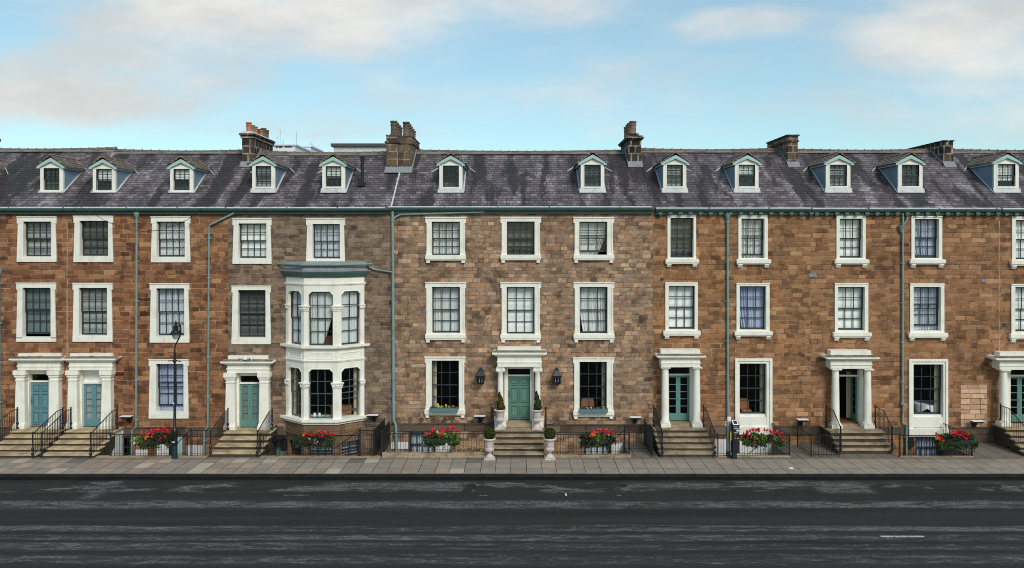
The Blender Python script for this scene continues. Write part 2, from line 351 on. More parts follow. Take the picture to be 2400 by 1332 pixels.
M['chim2'] = stone('brown_chimney_stone', [(.115,.085,.058),(.085,.060,.042),(.15,.115,.08),(.055,.042,.034),(.13,.09,.055)], .36, .46, (.30,.25,.20), .6, .4, .6, 7.0, .026)
M['plinth'] = stone('large_dark_plinth_stone', [(.13,.098,.072),(.105,.078,.058),(.155,.118,.085),(.088,.067,.052)], .46, 1.15, (.07,.05,.036), .7, .4, .8, 8.0, .008)
M['slate'] = slate('purple_grey_slate', (.092,.073,.080), (.160,.128,.134))
M['slate_d'] = slate('sunlit_mossy_dormer_slate', (.16,.115,.09), (.25,.185,.14), u=1, seed=3.0, stain=.35, moss=(.24,.15,.085))  # moss tone raised: sunlit tan of the dormer roofs put into the colour
M['white'] = paint('cream_white_masonry_paint', (.835,.79,.69), .55, .32, 1.9, streak=True)
M['whitew'] = paint('whitewash', (.72,.71,.67), .7, .3, 2.5, streak=True)
M['steel'] = paint('dark_sash_paint', (.026,.034,.040), .35, .1)
M['sash_g'] = paint('slate_green_sash_paint', (.060,.085,.090), .35, .1)
M['door_b'] = paint('blue_teal_door_paint', (.110,.235,.265), .38, .15)
M['door_g'] = paint('green_door_paint', (.105,.215,.175), .38, .15)
M['door_t'] = paint('teal_green_door_paint', (.110,.235,.205), .38, .15)
M['gutter'] = paint('green_gutter_paint', (.078,.138,.124), .4, .5, 3.0)
M['soffit'] = paint('soffit_shade_and_dark_green_paint', (.030,.055,.048), .5, .3)  # shade below the gutter put into this green; also paints small dark fittings
M['pipe'] = paint('pale_teal_pipe_paint', (.20,.295,.28), .4, .45, 3.0, streak=True)
M['barge'] = paint('pale_aqua_bargeboard_paint', (.38,.535,.51), .45, .2)
M['zinc'] = paint('blue_grey_zinc', (.20,.275,.345), .42, .45, 1.6, streak=True)
M['lead'] = paint('weathered_lead', (.54,.55,.56), .55, .6, 3.5)
M['lead_d'] = paint('dull_dark_lead', (.235,.245,.255), .6, .6, 3.5)
M['iron'] = flat('black_iron_paint', (.012,.012,.014), .4)
M['lampm'] = flat('black_lamp_paint', (.010,.011,.012), .35)
M['grnpost'] = flat('dark_green_base_paint', (.010,.028,.026), .4)
M['brick_l'] = M['plinth']
M['step'] = rough_stone('yellow_mossy_step_stone', (.54,.40,.245), (.13,.098,.055), .62, 1.4, (.66,.56,.42))
M['step_d'] = rough_stone('dark_brown_step_stone', (.38,.285,.185), (.11,.085,.056), .7, 1.4, (.5,.42,.31))
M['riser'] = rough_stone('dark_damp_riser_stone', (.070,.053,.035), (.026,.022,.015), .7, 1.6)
M['urn'] = rough_stone('pinkish_cast_stone', (.60,.52,.48), (.33,.27,.23), .55, 6.0)
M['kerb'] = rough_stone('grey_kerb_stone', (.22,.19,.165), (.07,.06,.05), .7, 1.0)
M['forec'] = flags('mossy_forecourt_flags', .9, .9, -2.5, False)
M['ledge'] = rough_stone('ledge_dirt', (.23,.18,.125), (.07,.055,.035), .7, 3.0)
M['kerb_d'] = rough_stone('dark_kerb_strip', (.022,.021,.020), (.008,.008,.008), .6, 1.2)  # near-black stone for the road-side strip of the kerb
M['pave'] = flags('sandstone_flags')
M['road'] = asphalt()
M['gravel'] = gravelmat()
M['earth'] = rough_stone('dark_earth', (.07,.06,.05), (.03,.026,.02), .6)
M['glass'] = glassmat('window_glass')
M['net'] = cloth('blue_white_net_curtain', (.80,.84,.91))
M['netw'] = cloth('white_net_curtain', (.90,.905,.89))
M['netb'] = cloth('lilac_blue_net_curtain', (.60,.66,.86))
M['cream'] = cloth('cream_drape', (.62,.52,.36), .15)
M['bl_w'] = flat('white_blind_slats', (.93,.93,.89), .6)
M['bl_g'] = flat('grey_blind_slats', (.62,.64,.61), .6)
M['bl_d'] = flat('dark_blind_slats', (.30,.305,.28), .6)
M['bl_gr'] = flat('grey_green_roller', (.15,.185,.19), .6)
M['inner'] = flat('interior_gloom_plaster', (.030,.027,.024), .9)  # dimness of the unlit rooms put into the plaster colour
M['innerf'] = flat('brown_interior_floor', (.16,.06,.025), .6)
M['terra'] = rough_stone('orange_terracotta', (.50,.20,.075), (.22,.10,.05), .4, 5.0)
M['buff'] = rough_stone('buff_clay', (.30,.23,.165), (.12,.09,.07), .6, 5.0)
M['sootpot'] = rough_stone('sooty_stone_pot', (.155,.115,.085), (.05,.04,.033), .8, 4.0)
M['redpot'] = rough_stone('red_grey_clay_pot', (.26,.15,.11), (.10,.07,.06), .6, 4.0)
M['ridge'] = rough_stone('brown_ridge_tile', (.155,.11,.085), (.07,.05,.04), .6, 4.0, (.3,.26,.22))
M['silver'] = flat('pale_metal', (.62,.63,.64), .35, .6)
M['plastic_w'] = flat('white_plastic', (.82,.82,.83), .4)
M['black'] = flat('matt_black', (.010,.010,.012), .5)
M['greypole'] = paint('blue_grey_galvanised', (.19,.24,.265), .4, .4, 4.0)
M['wood'] = flat('orange_brown_wood', (.32,.14,.05), .5)
M['leather'] = flat('brown_leather', (.17,.062,.035), .45)
M['tan'] = flat('tan_upholstery', (.36,.15,.065), .6)
M['linen'] = flat('white_linen', (.78,.80,.86), .8)
M['yellow'] = flat('yellow_plate', (.72,.55,.06), .5)
M['solar'] = flat('solar_cell', (.02,.03,.05), .2)
M['globe'] = flat('milky_glass_globe', (.62,.60,.55), .15)
M['brass'] = flat('steel_ironmongery', (.6,.6,.6), .25, .9)
M['trough'] = flat('black_trough', (.03,.032,.03), .6)
M['box_t'] = paint('teal_window_box_paint', (.115,.19,.205), .45, .5, 5.0)
M['lf_d'] = leafmat('dark_green_leaf', (.022,.046,.012))
M['lf_m'] = leafmat('mid_green_leaf', (.050,.100,.018))
M['lf_l'] = leafmat('lime_leaf', (.13,.20,.03))
M['lf_p'] = leafmat('purple_leaf', (.040,.018,.018))
M['lf_b'] = leafmat('box_hedge_leaf', (.042,.060,.008), .6)
M['lf_br'] = leafmat('browning_conifer_leaf', (.115,.062,.012), .6)
M['lf_w'] = leafmat('silver_leaf', (.40,.44,.38))
M['fl_r'] = leafmat('red_petal', (.58,.010,.013), .4)
M['fl_p'] = leafmat('pink_red_petal', (.62,.04,.08), .4)
M['fl_o'] = leafmat('orange_petal', (.85,.16,.012), .25)
M['fl_y'] = leafmat('yellow_petal', (.80,.62,.08), .25)
M['fl_k'] = leafmat('pale_pink_petal', (.85,.42,.60), .2)
M['weed'] = leafmat('dry_weed', (.12,.09,.03))
M['farw'] = paint('far_white_cladding', (.72,.76,.80), .6, .2)
M['farg'] = paint('far_grey_render', (.55,.56,.54), .7, .3)
M['fard'] = flat('far_dark_roof_edge', (.07,.07,.075), .6)
# ------------------------------------------------------------------ houses: shared pieces
def sash_mesh(x0, x1, z0, z1, y, cols, rows, top=.045, bot=.045, side=.055, bar=.034, th=.045, meet=.05):
    m = MB()
    m.box(x0, x0+side, y, y+th, z0, z1); m.box(x1-side, x1, y, y+th, z0, z1)
    m.box(x0+side, x1-side, y, y+th, z1-top, z1); m.box(x0+side, x1-side, y, y+th, z0, z0+bot)
    for c in range(1, cols):
        x = x0+side + (x1-x0-2*side)*c/cols; m.box(x-bar/2, x+bar/2, y+.006, y+th-.006, z0+bot, z1-top)
    for r in range(1, rows):
        z = z0+bot + (z1-z0-top-bot)*r/rows; m.box(x0+side, x1-side, y+.003, y+th-.003, z-bar/2, z+bar/2)
    return m
def curtain_mesh(x0, x1, z0, z1, y, seed, gap=0, side=0, rows=9, amp=.055, per=.15, hem=0):
    r = random.Random(seed); m = MB(); n = max(6, int((x1-x0)/.022)); vs = []
    ph = [r.uniform(0, 6.28) for _ in range(4)]
    for j in range(rows+1):
        t = j/rows; z = z1 + (z0-z1)*t
        a, b = x0, x1
        if gap and side > 0: b = x1 - gap*max(0, (t-.25)/.75)**1.3
        if gap and side < 0: a = x0 + gap*max(0, (t-.25)/.75)**1.3
        for i in range(n+1):
            u = i/n; s = u*(x1-x0)/per*6.28
            yy = y + amp*(math.sin(s+ph[0]+.4*math.sin(u*9+ph[1])) + .45*math.sin(s*2.3+ph[2]+t*1.2))*(.55+.45*math.sin(u*5+ph[3]))
            vs.append((a+(b-a)*u, yy, z))
    m.add(vs, [(j*(n+1)+i, j*(n+1)+i+1, (j+1)*(n+1)+i+1, (j+1)*(n+1)+i) for j in range(rows) for i in range(n)])
    return m
def blind_mesh(x0, x1, z0, z1, y, tilt, pitch=.052, seed=0):
    m = MB(); r = random.Random(seed); z = z1
    m.box(x0, x1, y-.02, y+.02, z1-.03, z1)
    w = .027
    while z > z0+.03:
        a = tilt + r.uniform(-.05, .05); dy, dz = w*math.cos(a), w*math.sin(a)
        m.quad((x0, y-dy, z-.05-dz), (x1, y-dy, z-.05-dz), (x1, y+dy, z-.05+dz), (x0, y+dy, z-.05+dz)); z -= pitch
    return m
WSEED = [0]
def fill(win, kind, x0, x1, z0, z1, y):
    WSEED[0] += 1; s = WSEED[0]
    k, _, opt = kind.partition(':')
    if k in ('net', 'netw', 'netb'):
        g, sd = 0, 0
        if opt: sd = 1 if opt[0] == 'r' else -1; g = float(opt[1:])
        build('curtain', curtain_mesh(x0, x1, z0, z1, y, s, g, sd), M[k], win, smooth=True, recalc=False)
    elif k in ('white', 'grey', 'dark'):
        build('venetian_blind', blind_mesh(x0, x1, z0 + (float(opt) if opt else 0), z1, y, {'white': 1.15, 'grey': .55, 'dark': .36}[k], seed=s), M[{'white':'bl_w','grey':'bl_g','dark':'bl_d'}[k]], win, recalc=False)
    elif k == 'roller':
        m = MB(); m.box(x0, x1, y, y+.012, z0+.12, z1); m.box(x0, x1, y-.012, y+.024, z0+.10, z0+.14)
        build('roller_blind', m, M['bl_gr'], win)
    elif k == 'up':
        h = float(opt) if opt else .5
        m = MB(); m.box(x0, x1, y, y+.012, z1-(z1-z0)*h, z1); m.box(x0, x1, y-.01, y+.02, z1-(z1-z0)*h-.03, z1-(z1-z0)*h)
        build('roller_blind', m, M['bl_w'], win)
    elif k == 'drape':
        w = (x1-x0)*.17
        if 'l' in opt: build('curtain', curtain_mesh(x0, x0+w, z0, z1, y+.05, s, amp=.03, per=.08), M['cream'], win, smooth=True, recalc=False)
        if 'r' in opt: build('curtain', curtain_mesh(x1-w, x1, z0, z1, y+.05, s+50, amp=.03, per=.08), M['cream'], win, smooth=True, recalc=False)

HOLES = {}
def window(h, style, px0, px1, py0, py1, ox0, ox1, oy0, oy1, cols, rows, kind, lift=0, sash='steel', rev=.19):
    """painted surround with sashes, panes and what hangs behind; all given on the facade plane"""
    x0, x1, z1, z0 = X(px0), X(px1), Z(py0), Z(py1); a, b, t, c = X(ox0), X(ox1), Z(oy0), Z(oy1)
    HOLES.setdefault(h, []).append((a-.05, b+.05, c-.05, t+.05))
    m = MB(); fr = -.055; bk = rev+.05
    if style == 'A':      # battered jambs under an eared lintel
        lt = Z(py0+17); e = .05; st = c
        m.prism_y([(x0, lt+.01), (a, lt+.01), (a, t), (b, t), (b, lt+.01), (x1, lt+.01), (x1, z1), (x0, z1)], fr, 0.03)
        m.box(x0-.012, x1+.012, fr-.03, 0.02, z1-.045, z1)
        m.prism_y([(x0, z0+.2), (a-.001, z0+.2), (a, lt+.01), (x0+e, lt+.01)], fr+.006, bk); m.prism_y([(b+.001, z0+.2), (x1, z0+.2), (x1-e, lt+.01), (b, lt+.01)], fr+.006, bk)
        m.box(a-.04, b+.04, .03, bk, t, t+.1)
        m.box(x0, x1, fr-.004, .03, z0, c-.06 if c-.06 > z0+.1 else z0+.2); m.prism_x([(fr, z0+.15), (fr, c-.02), (bk, c), (bk, z0+.15)], a-.001, b+.001)
    elif style == 'B':    # eared lintel, moulded jambs, sill on brackets
        lt = Z(py0+14); e = .055; sz = Z(py1-14)
        m.box(x0, x1, fr-.01, .03, t+.001, z1); m.box(x0-.015, x1+.015, fr-.045, .02, z1-.05, z1+.003)
        m.box(x0, a, fr-.006, .03, lt, t+.001); m.box(b, x1, fr-.006, .03, lt, t+.001)
        for (p, q, s) in ((x0+e, a, 1), (b, x1-e, -1)):
            m.box(p, q, fr, bk, sz, lt); o = p if s > 0 else q-.07
            m.box(o, o+.07, fr-.025, fr, sz, lt-.002)
            m.box(p-.02 if s > 0 else p+.05, q-.05 if s > 0 else q+.02, fr-.012, .02, sz, sz+.2)
        m.box(a-.04, b+.04, .03, bk, t, t+.1)
        m.box(a-.001, b+.001, fr+.01, bk, sz, c-.002)
        m.box(x0, x1, -.15, .03, z0+.10, sz+.001); m.box(x0+.02, x1-.02, -.115, .03, z0+.03, z0+.10)
        for q in (x0+.05, x1-.21): m.box(q, q+.16, -.10, .02, z0-.09, z0+.03)
    elif style == 'C':    # plain surround, deep sill on corbels
        sz = Z(py1-10); w = (px1-px0)
        m.box(x0, x1, fr, .03, t+.001, z1); m.box(x0-.006, x1+.006, fr-.025, .02, z1-.06, z1+.002)
        m.box(x0, a, fr, bk, sz, t+.001); m.box(b, x1, fr, bk, sz, t+.001)
        m.box(a-.04, b+.04, .03, bk, t, t+.1); m.box(a-.001, b+.001, fr+.01, bk, sz, c-.002)
        m.prism_x([(-.19, z0+.03), (-.19, sz-.02), (-.03, sz), (.02, sz), (.02, z0+.03)], x0-.11, x1+.11); m.box(x0-.09, x1+.09, -.15, .02, z0-.03, z0+.031)
        for q in (x0-.03, x1-.17): m.prism_x([(-.15, z0-.03), (-.15, z0-.07), (-.07, z0-.19), (.02, z0-.19), (.02, z0-.03)], q, q+.2)
    elif style == 'D':    # tall moulded architrave with apron panel and base block
        az = Z(oy1+16); bz = Z(py1)
        for (p, q, o) in ((x0, a, x0), (b, x1, x1-.11)):
            m.box(p, q, fr+.01, bk, bz, t); m.box(o, o+.11, fr-.04, fr+.012, bz, z1-.109); 
        m.box(a-.001, b+.001, fr+.01, bk, t, z1); m.box(x0, a-.001, fr+.012, .03, t, z1); m.box(b+.001, x1, fr+.012, .03, t, z1); m.box(x0, x1, fr-.042, fr+.012, z1-.11, z1+.002)
        m.box(a, b, .06, bk, c-.1, c); m.box(a-.002, b+.002, -.03, bk-.002, az-.24, c-.1); m.box(a, b, .05, bk, bz-.02, az-.24); m.box(a+.16, b-.16, .025, .06, bz+.12, az-.38)
        m.box(x0-.01, x1+.01, fr-.07, .04, bz-.36, bz)
        HOLES[h][-1] = (a-.05, b+.05, bz-.1, t+.05)
    elif style == 'K':    # basement window, thin dark frame in the stone
        m.box(a-.05, a, -.01, bk, c, t); m.box(b, b+.05, -.01, bk, c, t); m.box(a-.05, b+.05, -.012, bk, t, t+.05); m.box(a-.05, b+.05, -.04, bk, c-.06, c)
    w = build('window', m, M['white'] if style != 'K' else M['soffit'], h)
    mid = (c+t)/2; r2 = rows//2
    build('sash', sash_mesh(a, b, mid-.02, t, rev-.03, cols, rows-r2), M[sash], w)
    build('sash', sash_mesh(a, b, c+lift, mid+.02+lift, rev+.02, cols, r2, bot=.08), M[sash], w)
    g = MB(); g.quad((a, rev+.012, mid), (b, rev+.012, mid), (b, rev+.012, t), (a, rev+.012, t)); g.quad((a, rev+.05, c+lift), (b, rev+.05, c+lift), (b, rev+.05, mid+lift), (a, rev+.05, mid+lift))
    build('pane', g, M['glass'], w, recalc=False)
    fill(w, kind, a-.03, b+.03, c, t+.02, rev+.12)
    return w

def wall(h, x0, x1, mat, z0=-1.7, z1=None, th=.3):
    z1 = z1 or CZ+1.5
    hs = HOLES.get(h, []); xs = sorted({x0, x1, *[v for q in hs for v in q[:2]]}); zs = sorted({z0, z1, *[v for q in hs for v in q[2:]]})
    m = MB()
    for i in range(len(xs)-1):
        for j in range(len(zs)-1):
            cx, cz = (xs[i]+xs[i+1])/2, (zs[j]+zs[j+1])/2
            if any(q[0] < cx < q[1] and q[2] < cz < q[3] for q in hs): continue
            a, b, c, d = xs[i], xs[i+1], zs[j], zs[j+1]
            m.quad((a,0,c),(b,0,c),(b,0,d),(a,0,d)); m.quad((a,th,c),(a,th,d),(b,th,d),(b,th,c))
    for a, b, c, d in hs:
        m.quad((a,0,c),(a,0,d),(a,th,d),(a,th,c)); m.quad((b,0,c),(b,th,c),(b,th,d),(b,0,d)); m.quad((a,0,d),(b,0,d),(b,th,d),(a,th,d)); m.quad((a,0,c),(a,th,c),(b,th,c),(b,0,c))
    m.quad((x0,0,z0),(x0,th,z0),(x0,th,z1),(x0,0,z1)); m.quad((x1,0,z0),(x1,0,z1),(x1,th,z1),(x1,th,z0)); m.quad((x0,0,z1),(x0,th,z1),(x1,th,z1),(x1,0,z1))
    build('wall', m, mat, h, recalc=False)
    b = MB(); b.box(x0, x1, 8.9, 9.2, z0, z1); b.box(x0, x0+.12, th+.001, 8.9, z0, z1-.02); b.box(x1-.12, x1, th+.001, 8.9, z0, z1-.02)
    build('rear_wall', b, mat, h)
    n = MB()
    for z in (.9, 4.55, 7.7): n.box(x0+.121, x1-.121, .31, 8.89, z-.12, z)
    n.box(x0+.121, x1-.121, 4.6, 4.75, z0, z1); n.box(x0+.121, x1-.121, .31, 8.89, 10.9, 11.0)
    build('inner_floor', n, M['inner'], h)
ROOF0 = CZ+1.6
def rz(q): return ROOF0 + .7*q
def roof(h, x0, x1, dz=0.0, seam=False):
    m = MB(); q0, q1 = -.06, 4.6; t = .14
    a, b = rz(q0), rz(q1)+dz
    # the slope sags a little between party walls
    n = max(4, int((x1-x0)/1.2)); r = random.Random(int(x0*10)); pr = []
    for i in range(n+1):
        x = x0+(x1-x0)*i/n; s = -.08*math.sin(math.pi*i/n) + r.uniform(-.012, .012) if 0 < i < n else 0
        pr.append([(x, q0, a-t), (x, q0, a), (x, 2.2, (a+b)/2+(2.2-2.27)*.7+s*.6), (x, q1, b+s), (x, 9.26, a), (x, 9.26, a-t), (x, q1, b-t)])
    k = 7; vs = [v for p in pr for v in p]
    m.add(vs, [tuple(range(k))[::-1], tuple(n*k+i for i in range(k))] + [(j*k+i, j*k+(i+1) % k, (j+1)*k+(i+1) % k, (j+1)*k+i) for j in range(n) for i in range(k)])
    build('roof', m, M['slate'], h)
    g = MB(); x = x0; i = 0
    while x < x1-.02:
        e = min(x+.46, x1); u = (x+e)/2-x0; s = -.08*math.sin(math.pi*u/(x1-x0))
        for (p, q, d) in ((x, e-.06, 0), (e-.06, e, .03)):
            g.cm = 1 if d else 0; g.prism_x([(q1-.16-d, b+s-.075), (q1-.14-d, b+s-.05), (q1, b+s+.07+d), (q1+.14+d, b+s-.05), (q1+.16, b+s-.1)], p, q)
        x = e
    build('ridge_tile_row', g, [M['ridge'], M['kerb']], h)
    f = MB(); f.prism_x([(q1-.33, b-.222), (q1-.33, b-.20), (q1-.2, b-.105), (q1-.2, b-.14)], x0, x1)
    build('ridge_mortar', f, M['kerb'], h)
    if seam:
        v = MB(); v.prism_x([(q0, a+.004), (q0, a+.05), (q1-.3, b-.16), (q1-.3, b-.205)] if seam != 2 else [(3.6, rz(3.6)-.02), (3.6, rz(3.6)+.05), (q1-.3, b-.16), (q1-.3, b-.205)], x0-.03, x0+.04); build('verge_strip', v, M['lead'], h)
def gutter(h, x0, x1, pyt, pyb, dent=False, back=0.0, ymid=None):
    """lead-capped timber gutter with a soffit below; px heights of its two edges at the front"""
    y = -.27; zt, zb = Z(pyt, y), Z(pyb, y)
    m = MB(); m.prism_x([(-.001, zb-.02), (-.001, zt), (y, zt), (y-.02, zt-.03), (y+.01, zb+.06), (y+.07, zb)], x0, x1); build('gutter', m, M['gutter'], h)
    l = MB(); x = x0; r = random.Random(int(x0*7))
    while x < x1-.1:
        e = min(x1, x+r.uniform(2.2, 3.4)); l.prism_x([(-.05, rz(-.06)-.15), (-.05, rz(-.06)-.075), (y+.03, zt+.045), (y+.01, zt+.002), (-.02, zt+.002)], x, e-.07); x = e
    build('lead_flashing', l, M['lead'], h)
    s = MB(); s.box(x0, x1, -.13, -.002, zb-.135, zb-.02); build('soffit_board', s, M['soffit'], h)
    if dent:
        x = x0+.12
        while x < x1-.1:
            d = MB(); d.box(x, x+.19, -.22, -.131, zb-.12, zb-.021); d.box(x+.03, x+.16, -.20, -.131, zb-.165, zb-.12); build('eaves_bracket', d, M['gutter'], h); x += .47
def pipe(h, pts, r=.052, name='downpipe', collars=(), hopper=None, mat='pipe', y=-.09):
    m = MB(); P = [(X(a), y, Z(b)) for a, b in pts]; m.tube(P, r, 10)
    for i in range(len(P)-1):
        if abs(P[i][0]-P[i+1][0]) < .1 and P[i][2]-P[i+1][2] > 1.2:
            z = P[i][2]-.5
            while z > P[i+1][2]+.3:
                t = (P[i][2]-z)/(P[i][2]-P[i+1][2]); x = P[i][0]+(P[i+1][0]-P[i][0])*t
                m.lathe(x, y, [(r, z-.05), (r+.014, z-.045), (r+.014, z+.045), (r, z+.05)], 10); m.box(x-.1, x+.1, y+.03, -.001, z-.03, z+.03); z -= 1.85
    for a, b in collars: m.lathe(X(a), y, [(r, Z(b)-.06), (r+.05, Z(b)-.05), (r+.05, Z(b)+.05), (r, Z(b)+.06)], 10)
    if hopper: x, z = X(hopper[0]), Z(hopper[1]); m.lathe(x, y, [(r, z-.22), (.06, z-.2), (.13, z-.02), (.145, z+.1), (.11, z+.1)], 12)
    build(name, m, M[mat], h, smooth=True)

def dormer(h, pxl, pxr, apx, pyb, pya, pye, kind, win=None):
    q = 1.16
    x0, x1, cx = X(pxl, q), X(pxr, q), X(apx, q); zb, za, ze = Z(pyb, q), Z(pya, q), Z(pye, q); pw = .17
    a, b, c, t = x0+pw, x1-pw, zb+.085, ze-.01
    m = MB()
    m.box(x0, a, q-.06, q+.14, zb, ze-.02); m.box(b, x1, q-.06, q+.14, zb, ze-.02); m.box(a-.04, a, q-.075, q+.0, zb, ze-.02); m.box(b, b+.04, q-.075, q+.0, zb, ze-.02)
    m.box(a, b, q-.09, q+.13, zb, c); m.box(x0, x1, q-.055, q+.135, ze-.011, ze+.055)
    hw = (x1-x0)/2+.13; sl = (za-ze)/hw
    m.prism_y([(cx-hw+.12, ze+.05), (cx+hw-.12, ze+.05), (cx, za-.14)], q-.03, q+.13)
    d = build('dormer', m, M['white'], h)
    # bargeboards, roof, cheeks
    g = MB(); bw = .25
    zg = za-.085; zo = ze+.095; g.prism_y([(cx-hw, zo), (cx-hw, ze-.03), (cx-hw+.15, ze-.03), (cx-hw+.17, ze+.035), (cx, zg-.175), (cx+hw-.17, ze+.035), (cx+hw-.15, ze-.03), (cx+hw, ze-.03), (cx+hw, zo), (cx, zg)], q-.14, q-.06)
    for s in (-1, 1):
        xo = cx+s*hw; g.box(min(xo, xo-s*.05), max(xo, xo-s*.05), q-.061, (ze-ROOF0)/.7+.12, ze-.045, ze+.085)
        g.box(min(xo-s*.05, xo-s*.13), max(xo-s*.05, xo-s*.13), q-.059, (ze-ROOF0)/.7+.1, ze-.02, ze+.05)
    build('bargeboard', g, M['barge'], d)
    r = MB(); qe = (za-ROOF0)/.7+.1; hr = hw+.07; zz = ze+.095-.07*sl
    for s in (-1, 1):
        pl = [(cx, za+.055), (cx+s*hr, zz+.03), (cx+s*hr, zz-.012), (cx, za+.005)]
        n = 5
        for i in range(n):   # slates in slightly lifted courses
            u0, u1 = i/n, (i+1)/n; L = .018
            p = lambda u: (cx+s*hr*u, za+.055+(zz-za-.025)*u)
            (ax, az), (bx, bz) = p(u0), p(u1)
            r.prism_y([(ax, az-.045), (ax, az), (bx, bz+L), (bx, bz-.04)], q-.19+.004*(i % 2), qe)
    r.prism_y([(cx-.09, za-.01), (cx-.09, za+.045), (cx, za+.105), (cx+.09, za+.045), (cx+.09, za-.01)], q-.20, qe+.05)
    build('dormer_roof', r, M['slate_d'], d)
    for s, xe in ((-1, x0), (1, x1)):
        k = MB(); k.prism_x([(q+.05, zb-.05), (q+.05, ze-.02), ((ze-ROOF0)/.7, ze-.02)], xe-.02 if s < 0 else xe-.012, xe+.012 if s < 0 else xe+.02); build('cheek', k, M['zinc'], d)
    f = MB(); f.prism_x([(q-.15, rz(q-.15)+.012), (q-.15, rz(q-.15)+.035), (q-.07, zb+.0), (q-.07, zb-.05)], x0-.06, x1+.06)
    for s, xo in ((-1, x0), (1, x1)):   # stepped soakers up the cheeks and out under the valleys
        f.loft([(xo-.012*(s < 0)+.022*s, q-.1, rz(q-.1)-.01), (xo+.09*s, q-.1, rz(q-.1)-.01), (xo+.09*s, q-.1, rz(q-.1)+.028), (xo+.022*s, q-.1, rz(q-.1)+.028)],
               [(xo+.022*s, (ze-ROOF0)/.7, ze-.01), (xo+.09*s, (ze-ROOF0)/.7, ze-.01), (xo+.09*s, (ze-ROOF0)/.7, ze+.028), (xo+.022*s, (ze-ROOF0)/.7, ze+.028)])
        e0 = (ze-.08-ROOF0)/.7; e1 = (za-.05-ROOF0)/.7
        A = Vector((cx+s*(hw+.30), e0-.10, rz(e0-.10))); B = A.lerp(Vector((cx+s*.08, e1, rz(e1))), .5)
        w = Vector((s*.085, -.07, -.045)); up = Vector((0, 0, .05))
        f.loft([A, A+w*1.6, A+w*1.6+up, A+up], [B, B+w, B+w+up, B+up])
    build('lead_flashing', f, M['lead'], d)
    mid = (c+t)/2
    build('sash', sash_mesh(a, b, mid-.02, t, q-.0, 3, 2, side=.045, bar=.03), M['steel'], d); build('sash', sash_mesh(a, b, c, mid+.02, q+.045, 3, 2, side=.045, bar=.03), M['steel'], d)
    g2 = MB(); g2.quad((a, q+.055, c), (b, q+.055, c), (b, q+.055, t), (a, q+.055, t)); build('pane', g2, M['glass'], d, recalc=False)
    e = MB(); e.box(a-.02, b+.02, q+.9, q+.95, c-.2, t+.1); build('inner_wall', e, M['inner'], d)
    fill(d, kind, a, b, c, t, q+.16)

def chimney(h, parts, pots, mat='chim', potm=(), base=None):
    """parts: boxes (x0,x1,q0,q1,z0,z1); pots: (x,q,z0,z1,r,material)"""
    m = MB()
    for p in parts: m.box(*p)
    c = build('chimney', m, M[mat], h, bevel=.012)
    for x, q, z0, z1, r, mt in pots:
        p = MB(); H = z1-z0
        p.lathe(x, q, [(r*1.12, z0), (r*1.1, z0+.1*H), (r*.98, z0+.14*H), (r*.94, z0+.68*H), (r*1.1, z0+.7*H), (r*1.1, z0+.76*H), (r*.93, z0+.78*H), (r*.93, z0+.88*H), (r*1.14, z0+.9*H), (r*1.14, z1), (r*.8, z1), (r*.78, z1-.1)], 14)
        build('chimney_pot', p, M[mt], c, smooth=True)
    if base:
        x0, x1, q0, q1 = base; f = MB()
        f.prism_x([(q0-.26, rz(q0-.26)+.008), (q0-.26, rz(q0-.26)+.03), (q0-.03, rz(q0)+.14), (q0+.01, rz(q0)+.14), (q0+.01, rz(q0)-.1)], x0-.05, x1+.05)
        for xx in (x0-.05, x1-.01): f.prism_x([(q0-.1, rz(q0-.1)-.02), (q0-.03, rz(q0)+.12), (4.5, rz(4.5)+.06), (4.5, rz(4.5)-.05)], xx, xx+.06)
        build('lead_flashing', f, M['lead_d'], c)
    return c

